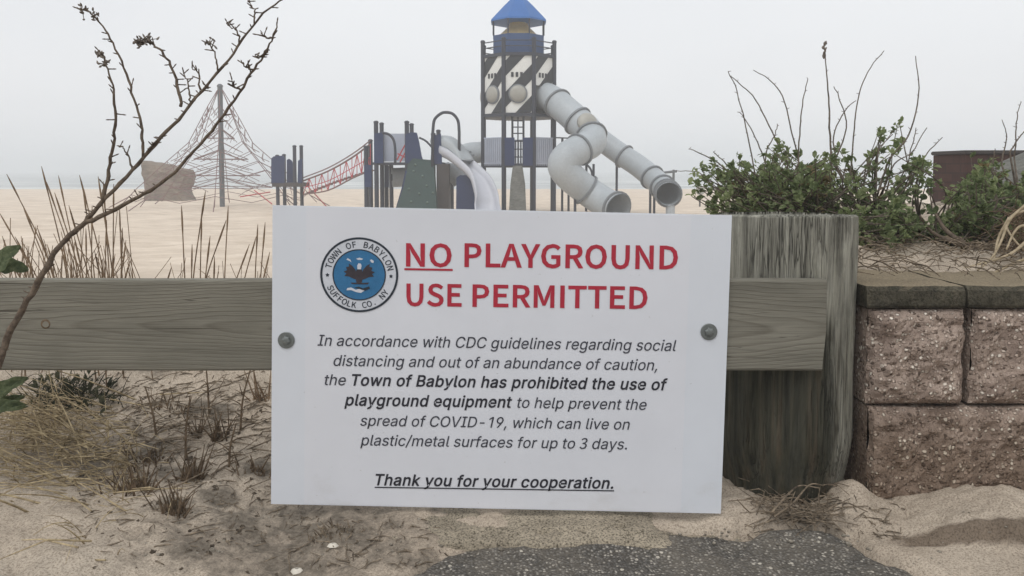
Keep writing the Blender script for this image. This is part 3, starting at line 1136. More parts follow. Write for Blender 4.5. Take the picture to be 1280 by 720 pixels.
# ------------------------------------------------------------------ sign
SY = 1.598
cTL, cTR, cBR, cBL = P(338.5, 257.5, SY), P(912, 268, SY), P(904, 643, SY), P(341, 629, SY)
ux = ((cTR - cTL).normalized() + (cBR - cBL).normalized()).normalized()
uz = Vector((-ux.z, 0, ux.x))
sc_ = (cTL + cTR + cBL + cBR) / 4
SW = ((cTR - cTL).length + (cBR - cBL).length) / 2
SH = ((cTL - cBL).dot(uz) + (cTR - cBR).dot(uz)) / 2
sign = thing('notice_sign', (sc_.x, SY, sc_.z - SH / 2), 'white rectangular notice with red heading bolted to the wooden fence rail', 'sign')
NY = Vector((0, -1, 0))


def sp(u, v, lift=0.0):
    return sc_ + ux * u + uz * v + NY * lift


def loc2(px, py):
    p = P(px, py, SY) - sc_
    return p.dot(ux), p.dot(uz)


# the board bows a little: built as a fine grid with thickness
def sheet(u0, u1, v0, v1, lift, thick, name, m, parent, wav=0.0):
    b = MB()
    nu, nv = 30, 20
    pv = []
    for s_ in (0, 1):
        for j in range(nv + 1):
            for i in range(nu + 1):
                u, v = u0 + (u1 - u0) * i / nu, v0 + (v1 - v0) * j / nv
                pv.append(sp(u, v, lift - (thick if s_ else 0)))
    mm = nu + 1
    of = mm * (nv + 1)
    fs_ = []
    for j in range(nv):
        for i in range(nu):
            q = (j * mm + i, j * mm + i + 1, (j + 1) * mm + i + 1, (j + 1) * mm + i)
            fs_.append(q)
            fs_.append(tuple(of + k for k in reversed(q)))
    edge = [i for i in range(nu + 1)] + [j * mm + nu for j in range(1, nv + 1)] + [nv * mm + i for i in range(nu - 1, -1, -1)] + [j * mm for j in range(nv - 1, 0, -1)]
    for a_, c_ in zip(edge, edge[1:] + edge[:1]):
        fs_.append((a_, a_ + of, c_ + of, c_))
    b.add(pv, fs_)
    return b.build(name, m, parent, fix=True)


panel = sheet(-SW / 2, SW / 2, -SH / 2, SH / 2, 0.0, 0.005, 'panel', M['plastic_sheet'], sign)
pu0, pv0 = loc2(380, 634)
pu1, pv1 = loc2(864, 262)
paper = sheet(pu0, pu1, -SH / 2 + 0.002, SH / 2 - 0.002, 0.0005, 0.0005, 'printed_sheet', M['paper'], panel)


# outlines of the letters (advance | contours, thousandths of an em): an upright grotesque and a humanist set of capitals
FONT_TEXT = {' ': '188|', ',': '188|38,-119 68,71 137,71 84,-119', '-': '453|337,244 337,188 114,188 114,244', '.': '188|95,-4 83,-3 73,1 63,9 55,18 51,29 50,41 51,53 55,64 63,73 73,81 83,85 95,87 107,85 118,81 128,73 135,64 140,53 141,41 140,29 135,18 128,9 118,1 107,-3', '/': '249|235,533 71,-76 14,-76 178,533', '1': '380|276,509 276,0 212,0 212,448 209,448 86,358 86,427 198,509', '3': '384|182,-10 265,8 323,57 347,137 331,198 293,240 238,265 238,269 285,295 317,335 329,390 309,459 257,503 180,517 127,509 79,487 40,458 73,416 105,442 139,459 178,465 224,456 254,428 263,386 252,337 206,301 123,289 123,240 216,228 267,192 281,139 267,87 232,55 178,44 127,51 85,73 53,101 20,61 59,26 113,0', '9': '453|226,516 256,513 285,506 310,494 333,478 352,458 368,434 380,408 387,378 389,347 387,322 382,296 373,270 359,240 340,207 315,168 200,0 130,0 301,248 307,248 302,238 295,229 287,221 278,214 268,207 257,202 245,198 232,195 218,195 188,197 161,203 137,214 116,229 98,247 83,269 72,294 66,321 64,352 66,382 73,411 85,436 101,459 120,479 143,494 168,506 196,513;226,460 207,459 190,454 174,446 160,435 148,423 138,407 131,390 127,372 125,352 127,331 131,313 138,295 148,280 160,268 174,257 190,250 207,245 226,243 245,245 263,249 279,257 293,267 305,280 314,295 322,312 326,330 327,350 326,371 322,390 314,407 305,422 293,435 279,446 263,454 245,459', 'B': '456|60,0 60,509 241,509 274,507 304,501 329,491 350,477 367,461 381,442 390,421 396,398 398,374 397,353 393,336 387,320 378,307 368,295 356,286 343,278 329,272 315,267 315,262 331,260 347,254 363,245 378,234 391,220 402,203 411,184 416,161 418,136 416,111 410,88 400,67 386,48 368,31 344,18 317,8 284,2 247,0;125,57 245,57 281,60 309,67 330,80 344,96 353,115 355,137 354,153 350,169 342,184 333,197 320,209 306,218 289,225 269,229 248,231 125,231;125,285 238,285 256,287 273,290 288,296 302,304 314,314 323,326 330,340 335,355 336,372 333,393 326,412 313,429 294,442 270,449 240,452 125,452', 'C': '510|267,-7 225,-3 186,7 150,25 119,49 92,79 70,115 53,157 44,203 40,254 44,305 53,352 70,393 92,429 119,459 150,484 186,501 225,512 267,516 293,514 317,511 340,504 362,496 383,485 402,471 419,456 435,438 448,418 459,397 467,373 473,348 408,348 404,365 397,380 389,395 380,407 369,418 357,428 344,437 330,444 315,449 300,453 284,455 267,456 237,453 209,445 184,432 161,414 141,391 125,364 113,332 106,295 103,254 106,213 113,177 125,145 141,117 161,94 184,76 210,63 237,56 267,53 284,54 300,56 315,60 330,65 344,72 357,81 369,90 380,102 389,114 397,128 404,144 408,160 473,160 467,135 459,112 448,91 435,71 420,53 402,38 383,24 363,13 341,5 317,-2 293,-6', 'D': '502|219,0 96,0 96,57 215,57 254,60 288,68 318,81 343,99 363,122 379,149 390,181 397,216 399,255 397,294 390,329 379,361 364,388 344,410 320,428 291,441 258,449 221,452 93,452 93,509 225,509 273,505 315,495 353,478 385,455 412,426 433,391 449,351 458,306 462,255 458,205 449,159 433,119 411,83 384,54 351,31 312,14 268,3;125,509 125,0 60,0 60,509', 'I': '300|31,0 31,57 118,57 118,452 31,452 31,509 269,509 269,452 183,452 183,57 269,57 269,0', 'O': '533|267,-7 225,-3 186,7 150,25 119,49 92,79 70,115 53,157 44,203 40,254 44,305 53,352 70,393 92,429 119,459 150,484 186,501 225,512 267,516 309,512 348,501 384,484 415,459 442,429 464,393 480,352 490,305 493,254 490,203 480,157 464,115 442,79 415,49 384,25 348,7 309,-3;267,53 296,55 324,63 349,76 372,94 392,116 408,144 420,176 428,213 430,254 428,295 420,332 408,365 392,392 372,415 349,433 324,446 296,453 267,456 237,453 210,445 184,433 161,415 142,392 125,364 113,332 106,295 103,254 106,213 113,176 125,144 142,117 161,94 184,76 210,63 237,55', 'T': '449|32,452 32,509 417,509 417,452 257,452 257,0 193,0 193,452', 'V': '480|204,0 16,509 84,509 192,206 215,137 248,31 235,31 267,138 290,206 395,509 463,509 278,0', 'a': '389|160,-9 137,-7 115,-3 94,5 76,15 60,29 48,45 38,63 32,84 30,108 32,128 36,146 43,161 53,174 64,184 78,193 92,200 108,206 125,211 178,220 234,227 247,229 257,231 265,235 271,240 274,246 276,255 276,257 275,272 272,285 267,297 260,307 251,315 240,322 227,327 212,330 196,331 178,330 163,327 149,322 137,316 127,309 118,301 110,292 104,283 100,274 41,291 51,313 64,331 79,346 95,358 114,368 133,375 153,380 173,383 194,384 239,379 255,375 271,369 286,360 300,350 312,336 322,320 330,301 335,278 337,251 337,0 277,0 277,52 272,52 252,25 242,16 229,8 215,1 199,-4 181,-7;170,45 192,47 211,51 228,59 242,68 254,80 263,93 270,108 274,122 276,138 276,190 259,182 231,176 200,171 175,168 134,159 122,153 112,147 103,139 97,130 93,118 92,105 93,93 96,82 102,72 109,64 119,57 130,52 142,48 156,46', 'b': '424|229,-8 208,-7 189,-3 172,4 159,12 147,21 138,31 118,59 112,59 112,0 53,0 53,509 114,509 114,319 118,319 137,346 147,355 158,364 171,373 188,379 207,383 229,384 259,382 287,374 313,361 335,342 354,320 370,293 381,261 388,227 390,189 388,151 381,116 370,84 355,57 336,34 313,16 288,3 260,-6;220,47 242,49 262,55 279,66 294,80 306,97 316,117 323,139 327,163 328,189 327,215 323,239 316,261 307,281 295,298 280,311 262,322 243,328 220,330 198,328 178,322 161,312 147,299 134,282 125,263 118,241 114,216 113,189 114,162 118,138 125,115 135,95 147,78 162,65 179,55 198,49', 'c': '396|207,-8 174,-5 144,3 117,16 93,35 72,58 56,85 44,116 37,150 34,187 37,225 44,260 56,291 72,318 93,341 117,360 144,374 174,382 207,384 226,384 243,381 260,377 276,371 291,364 305,356 318,346 330,335 340,322 349,308 356,293 362,277 303,262 290,289 270,311 242,325 207,330 184,328 163,321 145,310 130,296 118,278 108,258 102,236 98,212 96,187 98,163 102,139 108,117 118,97 130,80 145,66 163,55 184,49 207,46 243,52 271,66 292,89 304,117 363,102 357,86 350,70 341,56 331,43 319,32 306,21 292,12 277,5 261,-1 244,-5 226,-7', 'd': '424|195,-8 165,-6 137,3 111,16 89,34 70,57 55,84 43,116 36,151 34,189 36,227 43,261 55,293 70,320 89,342 112,361 137,374 165,382 196,384 218,383 237,379 253,373 267,364 278,355 287,346 306,319 311,319 311,509 372,509 372,0 313,0 313,59 307,59 287,31 277,21 266,12 252,4 236,-3 217,-7;205,47 226,49 246,55 263,65 278,78 290,95 299,115 306,138 310,162 312,189 310,216 306,241 300,263 290,282 278,299 263,312 246,322 227,328 205,330 182,328 162,322 145,311 130,298 118,281 108,261 102,239 98,215 96,189 98,163 102,139 109,117 118,97 130,80 145,66 162,55 182,49', 'e': '404|212,-8 177,-5 145,3 117,16 92,35 72,58 56,85 44,116 37,150 34,187 36,224 44,258 55,290 71,317 91,340 115,359 142,373 172,382 205,384 226,383 246,380 266,374 285,366 303,355 319,341 334,324 347,305 357,282 365,256 370,227 371,194 371,169 75,169 75,221 338,221 310,202 308,226 304,248 298,269 288,286 277,301 263,314 246,323 227,328 205,330 183,328 164,323 146,313 131,301 119,286 109,270 102,251 97,231 96,211 96,178 98,151 102,127 110,106 121,88 135,73 151,61 169,53 190,48 212,46 227,47 241,49 254,53 265,58 276,65 285,73 294,82 300,93 306,105 365,91 358,72 348,55 335,39 320,26 302,14 283,4 261,-3 237,-7', 'f': '254|228,379 228,327 6,327 6,379;81,0 81,432 82,452 87,470 96,486 107,499 120,510 135,519 152,525 169,529 187,530 222,527 243,521 227,468 215,472 195,474 178,472 164,468 154,460 147,449 143,435 142,419 142,0', 'g': '425|207,-151 180,-149 156,-146 134,-140 114,-132 97,-122 82,-110 70,-97 59,-84 51,-69 101,-41 122,-66 131,-74 142,-82 154,-88 169,-93 187,-96 207,-97 236,-95 261,-87 282,-75 298,-58 308,-34 311,-6 311,68 306,68 287,41 277,32 266,23 252,16 236,10 217,6 195,5 165,7 138,14 113,27 90,43 71,65 55,90 43,120 36,154 34,191 36,229 43,263 55,293 71,320 90,342 112,361 138,374 166,382 196,384 218,383 237,379 253,373 267,365 279,356 288,346 308,319 313,319 313,379 372,379 372,-9 370,-40 363,-67 350,-90 334,-109 314,-124 291,-136 265,-144 237,-149;205,59 227,61 246,66 264,75 278,87 290,103 300,121 307,142 311,166 312,193 311,219 307,242 300,264 291,283 279,299 264,312 247,322 227,328 205,330 182,328 163,322 145,312 130,298 118,282 109,262 102,241 98,218 96,193 98,167 102,144 109,123 118,104 131,88 145,76 163,66 183,61', 'h': '410|114,227 114,0 53,0 53,509 114,509 114,287 102,287 116,319 132,344 152,362 175,374 200,382 227,384 252,383 275,377 295,369 313,356 328,340 341,321 350,298 355,271 357,240 357,0 296,0 296,235 293,263 286,286 273,304 256,318 235,326 210,329 192,328 176,324 161,317 147,308 136,297 126,283 119,266 115,248', 'i': '167|53,0 53,379 114,379 114,0;84,443 73,444 63,448 54,455 47,463 43,472 41,483 43,494 47,504 54,512 63,518 73,522 84,524 95,522 105,518 114,512 121,504 125,494 126,483 125,472 121,463 114,455 105,448 95,444', 'k': '381|110,137 110,212 121,212 284,379 360,379 184,199 177,199;53,0 53,509 114,509 114,0;294,0 148,186 191,229 372,0', 'l': '189|139,-2 112,0 91,8 74,20 62,37 55,59 53,84 53,509 114,509 114,99 114,83 117,71 120,62 126,57 135,53 146,52 160,53 170,54 181,3 162,-1', 'm': '610|53,0 53,379 112,379 112,295 108,295 114,314 122,331 132,346 144,358 158,368 172,376 187,382 203,385 219,386 245,383 268,375 287,361 303,342 314,320 321,295 312,295 318,312 326,329 337,343 350,356 364,366 381,375 398,381 417,385 437,386 458,385 478,380 497,372 514,361 529,346 541,328 550,307 555,283 557,255 557,0 496,0 496,254 493,279 485,298 473,313 456,323 438,329 419,330 402,329 387,326 374,320 363,312 353,302 345,290 340,277 336,263 335,247 335,0 274,0 274,260 272,280 265,297 253,311 238,322 220,328 199,330 185,329 171,326 158,320 145,312 135,302 126,289 119,274 115,257 114,238 114,0', 'n': '410|114,227 114,0 53,0 53,379 112,379 112,287 102,287 116,319 132,344 152,362 175,374 200,382 227,384 252,383 275,377 295,369 313,356 328,340 341,321 350,298 355,271 357,240 357,0 296,0 296,235 293,263 286,286 273,304 256,318 235,326 210,329 192,328 176,324 161,317 147,308 136,297 126,283 119,266 115,248', 'o': '415|207,-8 174,-5 144,3 117,16 93,35 72,58 56,85 44,116 37,150 34,187 37,225 44,260 56,291 72,318 93,341 117,360 144,374 174,382 207,384 241,382 271,374 299,360 323,341 343,318 359,291 371,260 379,225 381,187 379,150 371,116 359,85 343,58 323,35 299,16 271,3 241,-5;207,46 231,49 252,55 270,66 285,80 298,97 307,117 314,139 318,163 319,187 318,212 314,236 307,258 298,278 285,296 270,310 252,321 231,328 207,330 184,328 163,321 145,310 130,296 118,278 108,258 102,236 98,212 96,187 98,163 102,139 108,117 118,97 130,80 145,66 163,55 184,49', 'p': '424|53,-143 53,379 112,379 112,319 118,319 137,346 147,355 158,364 171,373 188,379 207,383 229,384 259,382 287,374 313,361 335,342 354,320 370,293 381,261 388,227 390,189 388,151 381,116 370,84 355,57 336,34 313,16 288,3 260,-6 229,-8 208,-7 189,-3 173,4 159,12 147,21 138,31 118,59 114,59 114,-143;220,47 242,49 262,55 279,66 294,80 306,97 316,117 323,139 327,163 328,189 327,215 323,239 316,261 307,281 295,298 280,311 262,322 243,328 220,330 198,328 178,322 161,312 147,299 134,282 125,263 118,241 114,216 113,189 114,162 118,138 125,115 135,95 147,78 162,65 179,55 198,49', 'q': '424|372,-143 311,-143 311,59 306,59 287,31 277,21 266,12 252,4 236,-3 217,-7 195,-8 165,-6 137,3 111,16 89,34 70,57 55,84 43,116 36,151 34,189 36,227 43,261 55,293 70,320 89,342 112,361 137,374 165,382 196,384 218,383 237,379 253,373 267,364 278,355 287,346 307,319 313,319 313,379 372,379;205,47 226,49 246,55 263,65 278,78 290,95 299,115 306,138 310,162 312,189 310,216 306,241 300,263 290,282 278,299 263,312 246,322 227,328 205,330 182,328 162,322 145,311 130,298 118,281 108,261 102,239 98,215 96,189 98,163 102,139 109,117 118,97 130,80 145,66 162,55 182,49', 'r': '259|53,0 53,379 112,379 112,321 115,321 124,339 137,354 152,367 171,377 191,383 213,385 229,384 243,384 243,322 230,324 207,326 190,324 174,321 159,315 146,306 135,296 126,284 119,269 115,254 114,237 114,0', 's': '365|182,-8 157,-7 133,-3 112,3 93,12 76,24 62,38 50,54 41,73 36,94 94,107 101,87 111,72 124,60 141,52 160,47 181,45 206,47 227,53 244,62 258,74 265,88 268,103 266,115 262,126 254,136 243,144 229,150 212,155 149,170 118,180 92,192 72,208 58,227 50,249 47,274 49,295 55,314 65,332 79,347 95,360 115,370 137,378 161,383 187,384 212,383 234,379 254,372 271,363 286,352 299,339 309,324 318,308 324,290 268,277 262,291 254,304 243,316 228,325 210,331 187,333 166,331 147,326 131,317 119,305 111,292 109,277 110,264 115,253 124,243 136,235 152,229 172,223 229,209 261,200 287,187 306,171 320,153 328,131 331,107 329,85 323,65 312,47 298,31 281,18 260,6 236,-2 210,-7', 't': '227|204,379 204,327 6,327 6,379;65,471 126,471 126,98 127,83 130,70 136,61 144,55 156,51 170,50 185,51 202,54 213,2 192,-3 168,-4 138,-1 113,7 92,21 77,41 68,64 65,93', 'u': '410|182,-5 158,-3 135,2 115,11 97,23 82,39 69,59 60,82 54,109 53,139 53,379 114,379 114,144 116,117 124,94 137,75 154,61 175,53 200,50 218,51 234,55 249,62 263,71 274,83 283,97 290,113 295,132 296,153 296,379 357,379 357,0 298,0 298,92 307,92 294,60 277,35 257,17 234,5 209,-3', 'v': '389|163,0 17,379 84,379 165,155 187,87 206,21 184,21 203,87 224,155 305,379 371,379 226,0', 'w': '567|138,0 23,379 87,379 133,214 154,137 175,41 165,41 186,135 206,214 252,379 316,379 362,214 382,136 402,41 391,41 413,135 434,214 480,379 545,379 429,0 368,0 319,172 305,225 291,280 277,338 291,338 277,280 263,225 248,172 199,0', 'y': '389|47,-139 61,-86 71,-87 83,-89 94,-90 104,-89 113,-86 122,-81 130,-74 138,-64 145,-51 151,-36 163,-1 17,379 84,379 165,155 187,87 206,21 184,21 202,87 224,155 305,379 371,379 204,-58 196,-77 187,-93 177,-107 165,-119 153,-128 139,-136 125,-141 109,-144 91,-145 65,-143'}
FONT_CAPS = {' ': '78|', '.': '97|49,-5 60,-1 69,7 72,20 69,32 60,41 49,44 37,41 29,32 26,20 29,7 37,-1', 'A': '213|1,0 34,0 59,78 153,78 177,0 211,0 124,257 88,257;67,104 79,144 105,230 106,230 132,144 145,104', 'B': '230|35,0 117,0 168,8 202,33 214,75 208,105 189,126 162,137 162,138 183,150 195,170 200,194 188,230 157,250 111,257 35,257;68,148 68,231 107,231 141,227 161,214 168,190 161,167 141,153 106,148;68,26 68,123 112,123 151,118 174,102 182,76 174,48 150,31 112,26', 'C': '223|132,-5 163,0 189,12 211,32 193,53 176,37 156,27 133,24 91,37 63,73 54,129 64,185 92,220 134,233 155,230 172,221 187,209 204,230 187,245 163,257 134,261 76,245 35,200 20,128 35,57 75,11', 'D': '241|35,0 101,0 166,15 206,60 220,129 206,199 166,242 99,257 35,257;68,27 68,230 97,230 147,219 177,184 187,129 177,74 147,39 97,27', 'E': '206|35,0 187,0 187,28 68,28 68,121 165,121 165,149 68,149 68,229 183,229 183,257 35,257', 'F': '193|35,0 68,0 68,115 166,115 166,143 68,143 68,229 183,229 183,257 35,257', 'G': '241|136,-5 168,-1 195,10 215,25 215,133 131,133 131,106 186,106 186,39 173,31 157,26 139,24 93,37 64,73 54,129 64,185 94,220 139,233 162,230 180,221 194,209 212,230 194,245 170,256 138,261 77,245 36,200 20,128 35,57 76,11', 'I': '103|35,0 68,0 68,257 35,257', 'K': '226|35,0 68,0 68,81 112,134 189,0 225,0 132,159 213,257 176,257 68,128 68,257 35,257', 'L': '190|35,0 180,0 180,28 68,28 68,257 35,257', 'M': '284|35,0 64,0 64,142 60,218 62,218 82,159 131,26 153,26 201,159 222,218 223,218 219,142 219,0 249,0 249,257 210,257 161,119 143,66 142,66 123,119 74,257 35,257', 'N': '253|35,0 66,0 66,135 62,215 63,215 91,162 185,0 218,0 218,257 187,257 187,123 192,42 190,42 162,95 68,257 35,257', 'O': '260|130,-5 187,12 225,58 239,129 225,200 187,245 130,261 73,245 34,200 20,129 34,58 73,12;130,24 90,37 63,73 54,129 63,185 90,220 130,233 170,220 197,185 206,129 197,73 170,37', 'P': '222|35,0 68,0 68,102 110,102 160,111 192,137 204,181 192,226 159,250 109,257 35,257;68,129 68,230 104,230 142,226 165,211 172,181 165,151 143,134 106,129', 'R': '222|68,135 68,230 111,230 145,226 166,212 173,185 166,157 145,140 111,135;176,0 213,0 147,112 178,126 198,150 205,185 194,227 162,250 116,257 35,257 35,0 68,0 68,109 114,109', 'S': '209|106,-5 153,5 183,31 194,68 187,100 168,122 141,137 104,153 84,162 68,175 62,196 68,215 84,228 110,233 132,230 151,222 168,209 185,230 164,246 139,257 110,261 68,252 39,228 29,193 37,162 57,141 81,127 118,111 140,101 155,87 161,65 154,44 136,29 107,24 81,28 57,39 36,56 17,33 42,13 72,0', 'T': '210|89,0 121,0 121,229 199,229 199,257 11,257 11,229 89,229', 'U': '252|126,-5 173,6 206,41 218,106 218,257 187,257 187,105 179,57 157,31 126,24 96,31 75,57 67,105 67,257 34,257 34,106 47,41 79,6', 'W': '307|63,0 102,0 140,155 153,213 154,213 167,155 206,0 245,0 298,257 267,257 239,117 225,34 223,34 205,117 169,257 140,257 104,117 86,34 85,34 69,117 42,257 9,257', 'Y': '186|77,0 109,0 109,99 186,257 153,257 120,184 94,128 92,128 67,184 34,257 0,257 77,99'}

_gl = {}


def area2(c):
    return sum(c[i][0] * c[(i + 1) % len(c)][1] - c[(i + 1) % len(c)][0] * c[i][1] for i in range(len(c))) / 2


def inside(p, c):
    r_ = False
    for i in range(len(c)):
        (x1, y1), (x2, y2) = c[i], c[(i + 1) % len(c)]
        if (y1 > p[1]) != (y2 > p[1]) and p[0] < (x2 - x1) * (p[1] - y1) / (y2 - y1) + x1:
            r_ = not r_
    return r_


def grow(c, d, sgn):
    """every contour pushed outwards by d (holes shrink)"""
    m_, c = list(c), []
    for p in m_:                       # drop tiny edges that would turn inside out
        if c and math.hypot(p[0] - c[-1][0], p[1] - c[-1][1]) < 1.2 * abs(d):
            c[-1] = ((p[0] + c[-1][0]) / 2, (p[1] + c[-1][1]) / 2)
        else:
            c.append(p)
    res, n = [], len(c)
    for i in range(n):
        a, p, b_ = Vector(c[i - 1]), Vector(c[i]), Vector(c[(i + 1) % n])
        e1, e2 = (p - a).normalized(), (b_ - p).normalized()
        n1, n2 = Vector((e1.y, -e1.x)) * sgn, Vector((e2.y, -e2.x)) * sgn
        m_ = n1 + n2
        k = min(1.6, 2 / max(0.3, m_.length_squared) * 1.0)
        res.append(tuple(p + m_ * (d * k)))
    return res


def glyph(table, ch, bold):
    key = (id(table), ch, bold)
    if key in _gl:
        return _gl[key]
    adv, body = table[ch].split('|')
    vv, ff = [], []
    if body:
        cs = [[tuple(int(k) / 1000 for k in p.split(',')) for p in q.split(' ')] for q in body.split(';')]
        big = max(cs, key=lambda q: abs(area2(q)))
        sgn = 1 if area2(big) > 0 else -1
        outs = [q for q in cs if area2(q) * sgn > 0]
        holes = [q for q in cs if area2(q) * sgn < 0]
        for j, ou in enumerate(outs):
            grp = [ou] + [h for h in holes if inside(h[0], ou)]
            loops = [[Vector((p[0], p[1], 0)) for p in (grow(c, bold, sgn) if bold else c)] for c in grp]
            of = len(vv)
            vv += [Vector((p.x, p.y, 0.00015 * j)) for lp_ in loops for p in lp_]
            ff += [tuple(k + of for k in t3) for t3 in tessellate_polygon(loops)]
    _gl[key] = (int(adv) / 1000, vv, ff)
    return _gl[key]


def glyphs(txt, shear=0.0, bold=0.0, table=None, track=0.0):
    table = table or FONT_TEXT
    vs_, fs_, x = [], [], 0.0
    for ch in txt:
        adv, vv, ff = glyph(table, ch, bold)
        o = len(vs_)
        vs_ += [Vector((v.x + x + v.y * shear, v.y, v.z)) for v in vv]
        fs_ += [tuple(i + o for i in f) for f in ff]
        x += adv + track
    return vs_, fs_


CAPH = max(v.y for v in glyphs('I')[0])
CAPC = max(v.y for v in glyphs('I', table=FONT_CAPS)[0])


def text_into(b, txt, x0, y0, x1, y1, cap_px, shear=0.0, bold=0.0, lift=0.0014, table=None):
    vv, ff = glyphs(txt, shear, bold, table, bold * 1.2)
    mn, mxx = min(v.x for v in vv), max(v.x for v in vv)
    a = Vector(loc2(x0, y0))
    c = Vector(loc2(x1, y1))
    d = c - a
    L = d.length
    d = d.normalized()
    n = Vector((-d.y, d.x))
    kx = L / (mxx - mn)
    ky = (Vector(loc2(x0, y0 - cap_px)) - a).length / (CAPC if table is not None else CAPH)
    pts = []
    for v in vv:
        q = a + d * ((v.x - mn) * kx) + n * (v.y * ky)
        pts.append(sp(q.x, q.y, lift + v.z))
    b.add(pts, ff)


def bar_into(b, x0, y0, x1, y1, th, lift=0.0014):
    a, c = Vector(loc2(x0, y0)), Vector(loc2(x1, y1))
    n = (c - a).normalized()
    n = Vector((-n.y, n.x)) * (th * SY / 1000)
    b.add([sp(*(a - n / 2), lift), sp(*(c - n / 2), lift), sp(*(c + n / 2), lift), sp(*(a + n / 2), lift)], [(0, 1, 2, 3)])


HB = 0.0082
b = MB()
text_into(b, 'NO', 507.5, 332.2, 564.5, 333, 27.5, 0, HB, table=FONT_CAPS)
bar_into(b, 505.5, 336.3, 566, 337.3, 2.6)
b.build('heading', M['red_ink'], sign)
b = MB()
text_into(b, 'PLAYGROUND', 580.5, 332.8, 847, 336, 28, 0, HB, table=FONT_CAPS)
b.build('heading', M['red_ink'], sign)
b = MB()
text_into(b, 'USE', 508, 381.5, 577, 382.4, 26.5, 0, HB, table=FONT_CAPS)
b.build('heading', M['red_ink'], sign)
b = MB()
text_into(b, 'PERMITTED', 590.5, 382.6, 809, 385.5, 26.5, 0, HB, table=FONT_CAPS)
b.build('heading', M['red_ink'], sign)
IT = 0.21
TB, BB = 0.003, 0.016
for args in (('In accordance with CDC guidelines regarding social', 397, 431.8, 845, 438.6, 13.6),
             ('distancing and out of an abundance of caution,', 417, 457.0, 821.5, 462.8, 13.4),
             ('the', 406, 481.0, 432.5, 481.4, 13.4),
             ('to help prevent the', 646.5, 509.4, 808, 512.2, 13.4),
             ('spread of COVID-19, which can live on', 450.5, 531.8, 787, 536.8, 13.2),
             ('plastic/metal surfaces for up to 3 days.', 450.5, 556.3, 783.5, 561.5, 13.2)):
    b = MB()
    text_into(b, *args, IT, TB)
    b.build('text_line', M['grey_ink'], sign)
for args in (('Town of Babylon has prohibited the use of', 440, 481.5, 834.5, 487.4, 13.8),
             ('playground equipment', 430.5, 506.4, 640, 509.2, 13.8)):
    b = MB()
    text_into(b, *args, IT, BB)
    b.build('bold_text', M['black_ink'], sign)
b = MB()
text_into(b, 'Thank you for your cooperation.', 469.5, 606.0, 766.5, 610.4, 13.6, IT, BB)
bar_into(b, 468.5, 608.8, 767.5, 613.2, 1.5)
b.build('closing_line', M['black_ink'], sign)

# seal
su, sv = loc2(449.2, 343.4)
SR = 49.5 * SY / 1000 * 0.99
SQ = 0.965


def disc(b, r0, r1, lift, n=72):
    pv = []
    for r in (r0, r1):
        for k in range(n):
            an = 2 * math.pi * k / n
            pv.append(sp(su + r * math.cos(an), sv + r * SQ * math.sin(an), lift))
    if r0 <= 0:
        b.add(pv[n:], [tuple(range(n))])
    else:
        b.add(pv, [(k, n + k, n + (k + 1) % n, (k + 1) % n) for k in range(n)])


b = MB()
disc(b, 0, SR * 0.985, 0.0012)
seal = b.build('town_seal', M['seal_white'], sign)
b = MB()
disc(b, SR * 0.945, SR, 0.0017)
b.build('seal_ring', M['seal_dark'], seal)
b = MB()
disc(b, 0, SR * 0.665, 0.0017)
b.build('blue_disc', M['seal_blue'], seal)
b = MB()
disc(b, SR * 0.655, SR * 0.685, 0.0021)


def arc_text(b, txt, rad, a0, a1, size, inward):
    """letters from angle a0 to a1 (degrees, counter-clockwise from +u) along a circle"""
    n = len(txt)
    for i, ch in enumerate(txt):
        if ch == ' ':
            continue
        an = R(a0 + (a1 - a0) * i / (n - 1))
        vv, ff = glyphs(ch, 0, 0.005, FONT_CAPS)
        cx_ = (min(v.x for v in vv) + max(v.x for v in vv)) / 2
        up = Vector((math.cos(an), math.sin(an)))
        if inward:
            up = -up
        rt = Vector((up.y, -up.x))
        k_ = size / CAPC
        pts = []
        for v in vv:
            q = Vector((math.cos(an), math.sin(an))) * rad + rt * ((v.x - cx_) * k_ * 0.95) + up * (v.y * k_ - size / 2)
            pts.append(sp(su + q.x, sv + q.y * SQ, 0.0019))
        b.add(pts, ff)


arc_text(b, 'TOWN OF BABYLON', SR * 0.815, 164, 14, SR * 0.155, False)
arc_text(b, 'SUFFOLK CO. NY', SR * 0.815, 206, 326, SR * 0.155, True)
for sgn in (-1, 1):
    n_ = 10
    pts = []
    for k in range(n_):
        an = math.pi / 2 + 2 * math.pi * k / n_
        r_ = SR * (0.055 if k % 2 == 0 else 0.03)
        pts.append(sp(su + sgn * SR * 0.815 + r_ * math.cos(an), sv - SR * 0.02 + r_ * math.sin(an), 0.0019))
    b.add(pts, [tuple(range(n_))])
b.build('seal_lettering', M['seal_dark'], seal)


def blob(b, pts, lift):
    b.add([sp(su + x * SR, sv + y * SR * SQ, lift) for (x, y) in pts], [tuple(range(len(pts)))])


